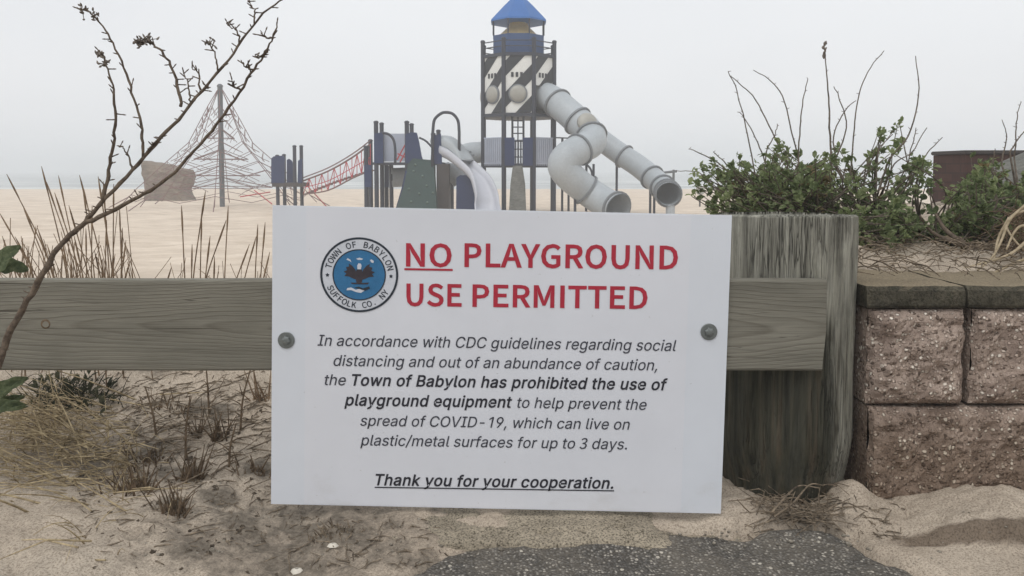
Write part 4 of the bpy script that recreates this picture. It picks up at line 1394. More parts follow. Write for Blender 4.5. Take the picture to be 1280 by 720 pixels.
b = MB()   # eagle with raised wings over a bar
wing = [(0.04, -0.02), (0.10, 0.14), (0.18, 0.24), (0.27, 0.30), (0.26, 0.22), (0.34, 0.20), (0.31, 0.12), (0.40, 0.08), (0.33, 0.03), (0.38, -0.04), (0.26, -0.05), (0.16, -0.10), (0.05, -0.14)]
blob(b, wing, 0.0022)
blob(b, [(-x, y) for x, y in reversed(wing)], 0.0022)
blob(b, [(-0.07, 0.14), (-0.10, -0.05), (-0.07, -0.2), (0.0, -0.26), (0.07, -0.2), (0.10, -0.05), (0.07, 0.14)], 0.0024)
blob(b, [(-0.22, -0.21), (-0.18, -0.25), (0.22, -0.25), (0.26, -0.2), (0.1, -0.215)], 0.0022)
b.build('eagle_emblem', M['seal_brown'], seal)
b = MB()
blob(b, [(-0.045, 0.15), (0.045, 0.15), (0.06, 0.24), (0.04, 0.30), (-0.02, 0.31), (-0.05, 0.25)], 0.0026)
b.build('eagle_head', M['seal_white'], seal)
b = MB()
blob(b, [(-0.33, 0.40), (-0.24, 0.36), (-0.20, 0.33), (-0.23, 0.40), (-0.30, 0.44)], 0.0022)
b.build('emblem_spot', M['seal_white'], seal)
b = MB()
blob(b, [(0.31, 0.34), (0.36, 0.32), (0.37, 0.38), (0.31, 0.42), (0.27, 0.40)], 0.0022)
b.build('emblem_spot', M['seal_white'], seal)
b = MB()
blob(b, [(-0.08, 0.43), (0.0, 0.46), (0.10, 0.43), (0.06, 0.40), (-0.04, 0.40)], 0.0022)
b.build('emblem_spot', M['seal_white'], seal)
b = MB()
blob(b, [(-0.30, -0.36), (-0.2, -0.34), (-0.08, -0.40), (0.05, -0.36), (0.14, -0.42), (0.05, -0.48), (-0.08, -0.46), (-0.2, -0.41), (-0.32, -0.42)], 0.0022)
b.build('fish_emblem', M['seal_white'], seal)
b = MB()
blob(b, [(-0.12, -0.34), (0.0, -0.31), (0.10, -0.36), (0.26, -0.30), (0.28, -0.36), (0.16, -0.42), (0.02, -0.38)], 0.0025)  # dark printed line across the fish
b.build('emblem_dark_line', M['seal_dark'], seal)

# two bolts with wide washers
for (px, py) in ((358, 425), (886, 414.5)):
    u, v = loc2(px, py)
    c = sp(u, v, 0.0)
    rw = 0.0168
    b = MB()
    b.lathe(c, [(rw, 0.0002), (rw, 0.0022), (rw - 0.001, 0.0028), (0.0085, 0.0030), (0.0085, 0.002)], 32, NY)
    wsh = b.build('washer', M['galv'], sign, fix=True)
    b = MB()
    b.lathe(c, [(0.0092, 0.0025), (0.0092, 0.0065), (0.0072, 0.0088), (0.004, 0.0094)], 6, NY)
    b.build('bolt_head', M['galv'], wsh, fix=True)

# ------------------------------------------------------------------ lighthouse play tower
TY = 23.0
tc_ = P(648, 262, TY)
TX = tc_.x
tower = thing('play_tower', (TX, TY, 0.0), 'tall lighthouse-shaped playground tower with black and cream stripes and grey tube slides', 'playground tower')


def zf(py, Y=22.0):
    return P(640, py, Y).z


AP = 1.0
CR = AP / math.cos(math.pi / 8)
corn = [Vector((TX + CR * math.cos(R(22.5 + 45 * k)), TY + CR * math.sin(R(22.5 + 45 * k)), 0)) for k in range(8)]
z_top, z_pan, z_deck, z_low_t, z_low = zf(48), zf(67), zf(143), zf(172), zf(207)
for c in corn:
    b = MB()
    b.tube([(c.x, c.y, -0.3), (c.x, c.y, z_top)], 0.058, 12)
    b.lathe((c.x, c.y, z_top - 0.02), [(0.068, 0), (0.068, 0.03), (0.04, 0.06)], 12)
    b.build('post', M['dark_metal'], tower, smooth=False)
for zz, nm in ((z_deck, 'upper_deck'), (z_low, 'lower_deck'), (z_pan, 'lookout_deck')):
    b = MB()
    b.prism([Vector((TX + (p.x - TX) * 1.02, TY + (p.y - TY) * 1.02, zz - 0.05)) for p in corn], (0, 0, 0.09))
    b.build(nm, M['dark_metal'], tower, fix=True)


def clip(poly, a, b_, c):
    """keep a*x+b*y<=c"""
    res = []
    for i in range(len(poly)):
        p, q = poly[i], poly[(i + 1) % len(poly)]
        fp, fq = a * p[0] + b_ * p[1] - c, a * q[0] + b_ * q[1] - c
        if fp <= 0:
            res.append(p)
        if fp * fq < 0:
            t = fp / (fp - fq)
            res.append((p[0] + (q[0] - p[0]) * t, p[1] + (q[1] - p[1]) * t))
    return res


for k in range(8):
    a_, c_ = corn[k], corn[(k + 1) % 8]
    mid = (a_ + c_) / 2
    nrm = Vector((mid.x - TX, mid.y - TY, 0)).normalized()
    tang = nrm.cross(Vector((0, 0, 1))) * -1          # viewer's right when looking at the face
    wdt = (c_ - a_).length - 0.12
    right_face = (nrm.x > 0.5 and nrm.y < -0.5)
    z0 = zf(106) if right_face else z_deck + 0.05
    z1 = z_pan - 0.05
    h = z1 - z0
    org = Vector((mid.x, mid.y, z0)) - tang * wdt / 2 - nrm * 0.02

    def fp(u, v, lift):
        return org + tang * u + Vector((0, 0, v)) + nrm * lift
    b = MB()
    b.prism([fp(0, 0, 0), fp(wdt, 0, 0), fp(wdt, h, 0), fp(0, h, 0)], -nrm * 0.03)
    pan = b.build('wall_panel', M['cream'], tower, fix=True)
    b = MB()
    full = (z_pan - 0.05) - (z_deck + 0.05)
    for o_ in (-0.70, 0.15, 1.00, 1.85):
        poly = [(0, 0), (wdt, 0), (wdt, h), (0, h)]
        off = o_ + (full - h) * -1
        poly = clip(poly, -1.05, 1, off + 0.42)
        poly = clip(poly, 1.05, -1, -off) if len(poly) > 2 else poly
        if len(poly) > 2:
            b.prism([fp(u, v, 0.004) for u, v in poly], nrm * 0.006)
    if b.v:
        b.build('stripe', M['black_stripe'], pan, fix=True)
    # slotted look-out vent
    b = MB()
    vz = zf(96) - z0
    for q in range(4):
        uu = wdt * 0.5 - 0.21 + q * 0.125
        b.prism([fp(uu, vz, 0.011), fp(uu + 0.07, vz, 0.011), fp(uu + 0.07, vz + 0.13, 0.011), fp(uu, vz + 0.13, 0.011)], nrm * 0.008)
    b.build('vent_slot', M['black_stripe'], pan, fix=True)
    if not right_face:
        c0 = fp(wdt * 0.47, zf(117) - z0, 0.0)
        b = MB()
        b.lathe(c0, [(0.262, 0.0), (0.262, 0.04), (0.225, 0.05)], 24, nrm)
        rim = b.build('porthole_rim', M['ring_grey'], pan, fix=True)
        b = MB()
        b.lathe(c0, [(0.232, 0.03)] + [(0.232 * math.cos(R(a2)), 0.03 + 0.09 * math.sin(R(a2))) for a2 in (15, 30, 45, 60, 75, 86)], 24, nrm)
        b.build('bubble_window', M['bubble'], pan, smooth=True)
# lookout rails
b = MB()
for k in range(8):
    a_, c_ = corn[k], corn[(k + 1) % 8]
    for py in (50, 57):
        b.tube([(a_.x, a_.y, zf(py)), (c_.x, c_.y, zf(py))], 0.016, 6)
b.build('lookout_rail', M['dark_metal'], tower)
# lantern room
LR = 0.71
lc = [Vector((TX + LR / math.cos(math.pi / 8) * math.cos(R(22.5 + 45 * k)), TY + LR / math.cos(math.pi / 8) * math.sin(R(22.5 + 45 * k)), 0)) for k in range(8)]
b = MB()
b.prism([Vector((p.x, p.y, z_pan + 0.042)) for p in lc], (0, 0, zf(39) - z_pan - 0.04))
lan = b.build('lantern_room', M['lantern_blue'], tower, fix=True)
b = MB()
b.lathe((TX, TY, zf(39) + 0.002), [(0.60, 0), (0.50, 0.10), (0.30, 0.28), (0.24, 0.40)], 8, Vector((0, 0, 1)))
b.build('lantern', M['amber'], lan)
for k in range(0, 8):
    p = lc[k]
    b = MB()
    b.tube([(p.x, p.y, zf(39)), (p.x, p.y, zf(19))], 0.02, 8)
    b.build('roof_post', M['dark_metal'], tower)
b = MB()
er = 0.775 / math.cos(math.pi / 8)
prof = [(er, 0.0), (er * 0.985, 0.05), (er * 0.52, 0.46), (er * 0.2, 0.72), (0.03, 0.90)]
pv = []
for (r_, h_) in prof:
    for k in range(8):
        an = R(22.5 + 45 * k)
        pv.append((TX + r_ * math.cos(an), TY + r_ * math.sin(an), zf(20.5) + h_))
b.add(pv, [(i * 8 + k, i * 8 + (k + 1) % 8, (i + 1) * 8 + (k + 1) % 8, (i + 1) * 8 + k) for i in range(4) for k in range(8)] + [tuple(range(7, -1, -1)), tuple(32 + k for k in range(8))])
b.build('roof', M['roof_blue'], tower, fix=True)
# lower level: guard panels around the lower deck
for k in range(8):
    a_, c_ = corn[k], corn[(k + 1) % 8]
    mid = (a_ + c_) / 2
    nrm = Vector((mid.x - TX, mid.y - TY, 0)).normalized()
    tang = (c_ - a_).normalized()
    L = (c_ - a_).length
    if nrm.y < -0.9:
        for s_ in (0.03, L - 0.30):       # navy panels flank the climb
            b = MB()
            p0 = a_ + tang * s_ + nrm * 0.05
            b.prism([p0 + Vector((0, 0, z_low)), p0 + tang * 0.27 + Vector((0, 0, z_low)), p0 + tang * 0.27 + Vector((0, 0, z_low_t)), p0 + Vector((0, 0, z_low_t))], nrm * 0.03)
            b.build('guard_panel', M['navy'], tower, fix=True)
    elif abs(nrm.x) < 0.9 or nrm.x > 0.9:
        b = MB()
        for q in range(9):
            p0 = a_ + tang * (0.10 + (L - 0.2) * q / 8)
            b.tube([(p0.x, p0.y, z_low), (p0.x, p0.y, z_low_t)], 0.030, 6)
        for zz in (z_low + 0.06, z_low_t):
            b.tube([(a_.x, a_.y, zz), (c_.x, c_.y, zz)], 0.022, 6)
        b.build('guard_rail', M['bars'], tower)
    else:
        b = MB()
        p0 = a_ + tang * 0.07
        p1 = c_ - tang * 0.07
        b.prism([p0 + Vector((0, 0, z_low)), p1 + Vector((0, 0, z_low)), p1 + Vector((0, 0, z_low_t)), p0 + Vector((0, 0, z_low_t))], nrm * 0.03)
        b.build('guard_panel', M['navy'], tower, fix=True)
# inner ladder
b = MB()
fy = TY - AP + 0.12
for px in (640.5, 647.5, 654.5):
    x_ = P(px, 180, fy).x
    b.tube([(x_, fy + 0.25, z_low), (x_, fy + 0.25, z_deck)], 0.03 if px != 647.5 else 0.018, 8)
xa_, xb_ = P(640.5, 180, fy).x, P(654.5, 180, fy).x
for py in (150, 158, 166, 176, 186, 196):
    b.tube([(xa_, fy + 0.25, zf(py)), (xb_, fy + 0.25, zf(py))], 0.018, 6)
b.build('ladder', M['dark_metal'], tower)
# grey climbing ramp at the foot
b = MB()
f0 = 21.95
pr_ = [P(641, 207, f0), P(653, 207, f0), P(656.5, 230, f0 - 0.35), P(658, 268, f0 - 0.8), P(636, 268, f0 - 0.8), P(638, 230, f0 - 0.35)]
b.prism(pr_, (0, 0.12, -0.02))
b.build('climbing_ramp', M['greyrock'], tower, fix=True)


def tube_slide(path, r, joints, n=6, open_end=True):
    pts = catmull(path, n)
    b = MB()
    b.tube(pts, r, 22, cap=False)
    b.tube(pts[:-1] + [pts[-1]], r * 0.95, 22, cap=False)
    # lip joins outer and inner skin
    sl_ = b.build('tube_slide', M['tube_grey'], tower, smooth=True)
    for jf in joints:
        i = min(len(pts) - 2, int(jf * (len(pts) - 1)))
        t = (pts[i + 1] - pts[max(0, i - 1)]).normalized()
        c = pts[i]
        b = MB()
        b.lathe(c - t * 0.03, [(r * 0.98, 0), (r + 0.05, 0.005), (r + 0.05, 0.055), (r * 0.98, 0.06)], 24, t, cap=False)
        b.build('flange', M['ring_grey'], sl_)
    return sl_, pts


pa = [P(672, 117, 22.75), P(690, 124, 22.3), P(706, 137, 21.9), P(722, 151, 21.6), P(737, 166, 21.3), P(739, 178, 20.9), P(724, 187, 20.5), P(709, 196, 20.25), P(703.5, 208, 20.2), P(714, 222, 20.3), P(736, 240, 20.5), P(758, 254, 20.2), P(773, 261, 19.8)]
slA, ptsA = tube_slide(pa, 0.385, [0.13, 0.25, 0.36, 0.50, 0.83, 0.995], 7)
pb = [P(688, 128, 23.8), P(715, 147, 23.7), P(745, 170, 23.5), P(772, 190, 23.2), P(800, 209, 22.7), P(820, 226, 22.1), P(832, 238, 21.5), P(836, 243, 20.8)]
slB, ptsB = tube_slide(pb, 0.315, [0.02, 0.30, 0.48, 0.68, 0.80, 0.91, 0.995], 7)
# bubble window in the first slide
i = int(0.305 * (len(ptsA) - 1))
b = MB()
b.lathe(ptsA[i] + Vector((0.02, -0.30, 0.12)), [(0.27, 0), (0.25, 0.07), (0.18, 0.11), (0.08, 0.13)], 20, Vector((0.1, -0.9, 0.35)))
b.build('slide_window', M['bubble'], slA, smooth=True)
# slide legs
for (px, pyt, Y, s_) in ((703, 172, 23.6, slB), (711, 172, 23.9, slB), (719, 215, 20.35, slA), (733, 205, 23.2, slB), (742, 205, 22.9, slB), (746, 246, 20.55, slA), (771, 205, 23.2, slB), (813, 232, 22.35, slB), (818, 232, 22.2, slB), (838, 256, 20.95, slB)):
    p = P(px, pyt, Y)
    b = MB()
    b.tube([(p.x, p.y, -0.2), (p.x, p.y, p.z)], 0.035 if px != 838 else 0.12, 8)
    b.build('slide_leg', M['dark_metal'] if px != 838 else M['tube_grey'], s_)
b = MB()
lp = [P(733, 205, 23.2), P(739, 213, 23.1), P(741, 228, 23.0), P(738, 236, 23.1)]
b.tube(catmull(lp, 5), 0.03, 6)
b.build('slide_brace', M['dark_metal'], slB)
b = MB()
q0, q1 = P(692, 172, 22.9), P(719, 173, 23.9)
b.tube([q0, q1], 0.022, 6)
b.build('guard_rail', M['dark_metal'], tower)

# ------------------------------------------------------------------ low play structure left of the tower
LY = 21.6
low = thing('play_structure', (P(530, 262, LY).x, LY, 0.0), 'low navy play structure with green climbing wall, arch and pale curved slide', 'playground')


def lpost(px, pyt, Y=LY, r=0.06, mat='dark_metal'):
    p = P(px, pyt, Y)
    b = MB()
    b.tube([(p.x, p.y, -0.25), (p.x, p.y, p.z)], r, 10)
    b.lathe((p.x, p.y, p.z - 0.01), [(r * 1.15, 0), (r * 1.15, 0.03), (r * 0.6, 0.055)], 10)
    return b.build('post', M[mat], low)


def lpanel(name, poly, Y, mat, th=0.05, dy=0.0):
    b = MB()
    b.prism([P(x, y, Y) for x, y in poly], (0, th, 0))
    return b.build(name, M[mat], low, fix=True)


for (px, pyt, Y) in ((457.5, 184, 21.4), (463, 176, 22.4), (470, 153, 21.3), (477, 155, 22.5), (508.5, 153, 21.3), (514.5, 156, 22.5), (541.5, 168, 21.3), (548, 164, 22.4), (483, 206, 22.7), (489, 206, 22.6)):
    lpost(px, pyt, Y)
lpanel('guard_panel', [(455.5, 206), (464.5, 206), (464.5, 234), (455.5, 234)], 21.32, 'navy')
lpanel('guard_panel', [(467.5, 167), (479, 165), (479, 204), (467.5, 204)], 21.22, 'navy')
lpanel('guard_panel', [(480.5, 207), (486, 207), (486, 234), (480.5, 234)], 22.6, 'navy')
lpanel('guard_panel', [(506.5, 168), (514, 165), (521, 166), (524, 178), (527, 195), (530, 204), (507, 204)], 21.2, 'navy')
lpanel('guard_panel', [(540, 170), (551, 167), (552.5, 205), (538, 205)], 21.2, 'navy')
lpanel('back_panel', [(479.5, 167), (507, 167), (507, 202), (479.5, 202)], 22.6, 'bars')
b = MB()
d0, d1 = P(466, 204.5, 21.4), P(553, 204.5, 21.4)
b.box(((d0.x + d1.x) / 2, 22.0, d0.z), (d1.x - d0.x, 1.4, 0.07))
b.build('deck', M['dark_metal'], low)
b = MB()
b.tube([P(540.5, 212, 21.1)] + catmull([P(541, 165, 21.1), P(543, 150, 21.1), P(551, 142, 21.1), P(558, 140.5, 21.1), P(566, 142.5, 21.1), P(572.5, 151, 21.1), P(574, 165, 21.1)], 5) + [P(574, 196, 21.1)], 0.04, 10)
b.build('arch', M['dark_metal'], low, smooth=True)
b = MB()
b.tube(catmull([P(478, 166, 21.0), P(486, 168, 21.0), P(492, 175, 21.0), P(494, 188, 21.0), P(494, 204, 21.0)], 5), 0.035, 8)
b.build('handhold', M['dark_metal'], low, smooth=True)
b = MB()
for (a_, c_) in (((496, 200), (507, 180)), ((500, 203), (508, 188)), ((497, 192), (507, 197))):
    b.tube([P(*a_, 21.35), P(*c_, 21.35)], 0.02, 6)
b.build('red_net', M['red_rope'], low)
b = MB()
b.tube(catmull([P(524, 172, 21.3), P(532, 176, 21.3), P(540, 184, 21.3)], 4), 0.03, 6)
b.build('handhold', M['dark_metal'], low)
# green climbing wall, leaning back
b = MB()
pw = [P(493, 268, 20.5), P(546, 268, 20.5), P(542, 205, 21.1), P(538, 200, 21.15), P(516, 198, 21.15), P(510, 205, 21.1), P(505, 232, 20.85)]
b.prism(pw, (0.02, 0.12, 0))
cw = b.build('climbing_wall', M['green_wall'], low, fix=True)
cw['label'] = 'dark green leaning climbing wall with pale holds'
for (px, py) in ((519, 206), (528, 220), (517, 214), (533, 232), (511, 236), (524, 242), (514, 252), (534, 253), (541, 241)):
    f = (268 - py) / (268 - 200)
    b = MB()
    b.lathe(P(px, py, 20.5 + 0.65 * f - 0.01), [(0.032, 0), (0.028, 0.02), (0.012, 0.035)], 8, Vector((0, -1, 0.1)))
    b.build('hold', M['hold'], cw)
lpanel('side_panel', [(493, 266), (506, 266), (512, 220), (507, 212), (502, 235)], 21.0, 'navy', 0.04)
lpanel('support_panel', [(546.5, 205), (561, 205), (561, 268), (546.5, 268)], 21.2, 'brown', 0.5)
lpanel('guard_panel', [(570.5, 222), (575, 219), (592, 219), (597, 224), (597, 268), (570, 268)], 21.0, 'navy', 0.05)
# chute slide
path = catmull([P(552, 193, 21.45), P(566, 199, 21.3), P(582, 211, 21.05), P(597, 226, 20.8), P(605, 244, 20.55), P(608, 262, 20.35), P(611, 275, 19.9)], 5)


def chute_prof(t):
    w_ = 0.22 + 0.08 * t
    hh = 0.24 - 0.06 * t
    o_ = [(-w_, hh), (-w_ * 0.92, 0.08), (-w_ * 0.7, 0.0), (w_ * 0.7, 0.0), (w_ * 0.92, 0.08), (w_, hh)]
    th = 0.035
    i_ = [(w_ + th, hh), (w_ + th * 0.8, 0.06), (w_ * 0.75, -th), (-w_ * 0.75, -th), (-w_ - th * 0.8, 0.06), (-w_ - th, hh)]
    return o_ + i_


b = MB()
b.sweep(path, chute_prof)
ch = b.build('slide', M['chute'], low, smooth=True, fix=True)
b = MB()
hood = catmull([P(550, 190, 21.6), P(558, 187, 21.45), P(570, 194, 21.3), P(581, 206, 21.1)], 5)
b.sweep(hood, lambda t: [(-0.27 + 0.05 * t, -0.05), (-0.28 + 0.03 * t, 0.30 - 0.12 * t), (-0.18, 0.46 - 0.30 * t), (0.18, 0.46 - 0.30 * t), (0.28 - 0.03 * t, 0.30 - 0.12 * t), (0.27 - 0.05 * t, -0.05),
                         (0.23 - 0.05 * t, -0.05), (0.24 - 0.03 * t, 0.28 - 0.12 * t), (0.15, 0.42 - 0.30 * t), (-0.15, 0.42 - 0.30 * t), (-0.24 + 0.03 * t, 0.28 - 0.12 * t), (-0.23 + 0.05 * t, -0.05)])
b.build('slide_hood', M['tube_grey'], low, smooth=True, fix=True)
# crawl tunnel to the tower and small tube below
b = MB()
b.tube(catmull([P(572, 199, 22.6), P(585, 192, 22.8), P(606, 190, 22.9)], 5), 0.30, 18, cap=False)
tn = b.build('crawl_tunnel', M['tube_grey'], low, smooth=True)
b = MB()
for (px, py) in ((583, 193), (588, 190), (592, 194), (588, 197)):
    b.lathe(P(px, py, 22.46), [(0.035, 0), (0.03, 0.02)], 8, Vector((0, -1, 0)))
b.build('peep_hole', M['ring_grey'], tn)
b = MB()
b.tube([P(490, 222, 22.3), P(512, 221, 22.4)], 0.27, 18, cap=False)
b.build('crawl_tunnel', M['tube_grey'], low, smooth=True)
b = MB()
b.tube(catmull([P(556, 214, 21.9), P(566, 216, 21.9), P(576, 226, 21.9)], 4), 0.24, 16, cap=True)
b.build('tunnel_elbow', M['tube_grey'], low, smooth=True)
for (px, pyt, Y) in ((560, 205, 22.3), (565, 225, 22.2)):
    lpost(px, pyt, Y, 0.05)

# rope bridge between low structure and small platform
bridge = thing('rope_bridge', (P(418, 240, 22.5).x, 22.5, 0.0), 'red and grey rope bridge sloping down to the small navy platform', 'rope bridge')
for dy in (0, 0.9):
    b = MB()
    Y0 = 22.0 + dy
    top = catmull([P(463, 180, Y0), P(440, 197, Y0 + 0.7), P(410, 214, Y0 + 1.7), P(379, 226, Y0 + 2.7)], 4)
    bot = catmull([P(463, 213, Y0), P(440, 223, Y0 + 0.7), P(410, 238, Y0 + 1.7), P(379, 243, Y0 + 2.7)], 4)
    b.tube(top, 0.025, 6)
    b.tube([p + Vector((0, 0.02, 0.10)) for p in top], 0.016, 6)
    b.tube(bot, 0.022, 6)
    b.build('handrail_rope', M['net_rope'], bridge)
    b = MB()
    for i in range(0, len(top) - 1):
        b.tube([top[i], bot[i]], 0.012, 5)
        if i % 2:
            b.tube([top[i], bot[i + 1]], 0.012, 5)
        else:
            b.tube([bot[i], top[i + 1]], 0.012, 5)
        mid_a = (top[i] + bot[i]) / 2
        mid_b = (top[i + 1] + bot[i + 1]) / 2
        b.tube([mid_a, mid_b], 0.012, 5)
    b.build('rope_mesh', M['red_rope'], bridge)
b = MB()
for i in range(0, 19):
    t = i / 18
    p = P(463 - 84 * t, 213 + 30 * t - 2 * math.sin(t * 3), 22.0 + 2.7 * t)
    b.tube([p, p + Vector((0, 0.9, 0))], 0.022, 6)
b.build('rung', M['net_rope'], bridge)

# small platform
plat = thing('play_platform', (P(358, 255, 25).x, 25, 0.0), 'small navy platform with four posts between the rope pyramid and the rope bridge', 'playground platform')
for (px, pyt, Y) in ((346.5, 195, 24.6), (355, 194, 25.4), (368, 183, 24.6), (376.5, 183, 25.4)):
    p = P(px, pyt, Y)
    b = MB()
    b.tube([(p.x, p.y, -0.2), (p.x, p.y, p.z)], 0.055, 10)
    b.lathe((p.x, p.y, p.z - 0.01), [(0.065, 0), (0.065, 0.03), (0.03, 0.05)], 10)
    b.build('post', M['dark_metal'], plat)
for poly, Y in (([(339, 198), (342, 195.5), (353, 194.5), (355.5, 197), (355.5, 229), (339, 229)], 24.5), ([(358.5, 200), (361, 198.5), (364.5, 201), (366.5, 206), (366.5, 229), (358.5, 229)], 25.3), ([(372.5, 201), (377.5, 198), (377.5, 229), (372, 229)], 24.5)):
    b = MB()
    b.prism([P(x, y, Y) for x, y in poly], (0, 0.06, 0))
    b.build('guard_panel', M['navy'], plat, fix=True)
b = MB()
d0, d1 = P(341, 231, 24.6), P(378, 231, 24.6)
b.box(((d0.x + d1.x) / 2, 25.0, d0.z), (d1.x - d0.x, 1.0, 0.12))
b.build('deck', M['brown'], plat)

# rope pyramid
NYP = 27.0
nb = P(278, 258, NYP)
net = thing('rope_pyramid', (nb.x, NYP, 0.0), 'pyramid of climbing ropes hung from one tall grey mast', 'rope climber')
b = MB()
zt_ = P(278, 108, NYP).z
b.tube([(nb.x, NYP, -0.3), (nb.x, NYP, zt_)], 0.085, 12)
b.lathe((nb.x, NYP, zt_ - 0.02), [(0.1, 0), (0.1, 0.05), (0.05, 0.1)], 12)
b.build('mast', M['pole'], net, smooth=False)
NS = 8
NETP = [(0.08, zt_ - 0.12), (0.38, 3.40), (0.66, 2.85), (1.02, 2.15), (1.60, 1.62), (2.10, 1.15), (2.65, 0.62), (3.1, 0.12), (3.2, 0.0)]
def cable(k, t):
    an = 2 * math.pi * (k + 0.35) / NS
    i_ = min(6, int(t * 7))
    f_ = t * 7 - i_
    rad = NETP[i_][0] + (NETP[i_ + 1][0] - NETP[i_][0]) * f_
    zz = NETP[i_][1] + (NETP[i_ + 1][1] - NETP[i_][1]) * f_
    return Vector((nb.x + rad * math.cos(an), NYP + rad * math.sin(an), zz))
b = MB()
for k in range(NS):
    b.tube([cable(k, t / 14) for t in range(15)], 0.013, 5)
    e = cable(k, 1.0)
    an = 2 * math.pi * (k + 0.35) / NS
    b.tube([cable(k, 0.93), Vector((nb.x + 3.6 * math.cos(an), NYP + 3.6 * math.sin(an), -0.05))], 0.016, 5)
b.build('main_cable', M['net_rope'], net)
b = MB()
ts = [0.15, 0.24, 0.33, 0.42, 0.51, 0.60, 0.69, 0.80, 0.91]
for j, t in enumerate(ts):
    ring = []
    for k in range(NS):
        ring.append(cable(k, t))
        m_ = (cable(k, min(1, t + 0.045)) + cable(k + 1, min(1, t + 0.045))) / 2
        m_.z -= 0.05
        ring.append(m_)
    for q in range(len(ring)):
        b.tube([ring[q], ring[(q + 1) % len(ring)]], 0.010, 4)
    if j < len(ts) - 1:
        for k in range(NS):
            m_ = (cable(k, min(1, t + 0.045)) + cable(k + 1, min(1, t + 0.045))) / 2
            b.tube([m_ - Vector((0, 0, 0.05)), (cable(k, ts[j + 1]) + cable(k + 1, ts[j + 1]) * 2) / 3], 0.010, 4)
            b.tube([m_ - Vector((0, 0, 0.05)), (cable(k, ts[j + 1]) * 2 + cable(k + 1, ts[j + 1])) / 3], 0.010, 4)
# inner net
for j, (rad, z_) in enumerate(((0.45, 2.3), (0.9, 1.6), (1.3, 1.05), (1.7, 0.65))):
    pts_ = [Vector((nb.x + rad * math.cos(2 * math.pi * q / 10), NYP + rad * math.sin(2 * math.pi * q / 10), z_)) for q in range(10)]
    for q in range(10):
        b.tube([pts_[q], pts_[(q + 1) % 10]], 0.010, 4)
        b.tube([pts_[q], Vector((nb.x, NYP, z_ + 0.35))], 0.010, 4)
b.build('rope_mesh', M['net_rope'], net)
b = MB()
for (a_, c_) in (((318, 238, 25.5), (340, 255, 25.2)), ((380, 228, 25.8), (408, 258, 25.2)), ((300, 246, 25.2), (338, 240, 25.6))):
    b = MB()
    b.tube([P(*a_), P(*c_)], 0.018, 5)
    b.build('red_rope', M['red_rope'], net)

# carved climbing rock
rock = thing('climbing_rock', (P(212, 250, 33).x, 33.0, 0.0), 'squat brown artificial climbing rock left of the rope pyramid', 'climbing rock')
outl = [(187, 253), (188, 240), (186, 228), (183, 215), (182.5, 203), (187, 201), (199, 203.5), (214, 205), (226, 210), (238, 212.5), (241, 220), (239, 229), (234, 236), (238, 246), (241, 253)]
b = MB()
cen = Vector((212, 228))
rings_ = []
for (dy, s_) in ((-0.75, 0.55), (-0.70, 0.88), (-0.45, 1.0), (0.2, 1.0), (0.6, 0.9), (0.8, 0.55)):
    dens = []
    for i in range(len(outl)):
        p, q = Vector(outl[i]), Vector(outl[(i + 1) % len(outl)])
        for t in range(4):
            dens.append(p.lerp(q, t / 4))
    ring = []
    for p in dens:
        q = cen + (p - cen) * s_
        if p.y > 250:
            q.y = p.y
        w_ = P(q.x, q.y, 33)
        w_.y += dy * (1 + 0.12 * fbm(q.x * 0.1, q.y * 0.1, dy, 3))
        w_ += Vector((fbm(w_.x * 3, w_.z * 3, dy, 4), 0, fbm(w_.z * 3, w_.x * 3, dy + 4, 4))) * 0.05
        ring.append(w_)
    rings_.append(ring)
pv = [p for r_ in rings_ for p in r_]
m = len(rings_[0])
b.add(pv, [(i * m + q, i * m + (q + 1) % m, (i + 1) * m + (q + 1) % m, (i + 1) * m + q) for i in range(5) for q in range(m)] + [tuple(range(m - 1, -1, -1)), tuple(5 * m + q for q in range(m))])
b.build('rock_body', M['rock'], rock, fix=True)

# far small posts right of the slides
fs1 = thing('beach_sign', (P(875, 245, 27).x, 27, 0.0), 'small round pale sign on a thin post beyond the tube slide exit', 'sign')
p = P(875, 238, 27)
b = MB()
b.tube([(p.x, p.y, -0.2), (p.x, p.y, p.z)], 0.03, 8)
b.build('post', M['brown'], fs1)
b = MB()
b.lathe(p + Vector((0, -0.03, 0.0)), [(0.16, 0), (0.16, -0.02)], 20, Vector((0, 1, 0)))
b.build('sign_disc', M['bubble'], fs1, fix=True)
fs2 = thing('shower_post', (P(842, 258, 26).x, 26, 0.0), 'thin grey post with a horizontal arm behind the tube slide exit', 'post')
p = P(842, 216, 26)
b = MB()
b.tube([(p.x, p.y, -0.2), (p.x, p.y, p.z + 0.1)], 0.04, 8)
b.build('upright', M['pole'], fs2)
b = MB()
b.tube([P(818, 217, 26), P(846, 214, 26)], 0.04, 8)
b.build('arm', M['pole'], fs2)

# ------------------------------------------------------------------ brick structure and grey stone at right
KY = 6.0
kx0, kx1 = P(1207, 200, KY).x, P(1207, 200, KY).x + 1.35
kz = P(1168, 193, KY).z
KD = 0.46
bk = thing('brick_pier', ((kx0 + kx1) / 2, KY + KD / 2, 0.0), 'dark reddish-brown brick pier with flat top behind the right shrub', 'brick wall')
b = MB()
b.box(((kx0 + kx1) / 2, KY + KD / 2, kz / 2 - 0.1), (kx1 - kx0, KD, kz + 0.2))
b.build('brickwork', M['brick'], bk)
b = MB()
b.box(((kx0 + kx1) / 2, KY + KD / 2, kz + 0.016), (kx1 - kx0 + 0.03, KD + 0.03, 0.03))
b.build('coping', M['brown'], bk, bevel=0.006)

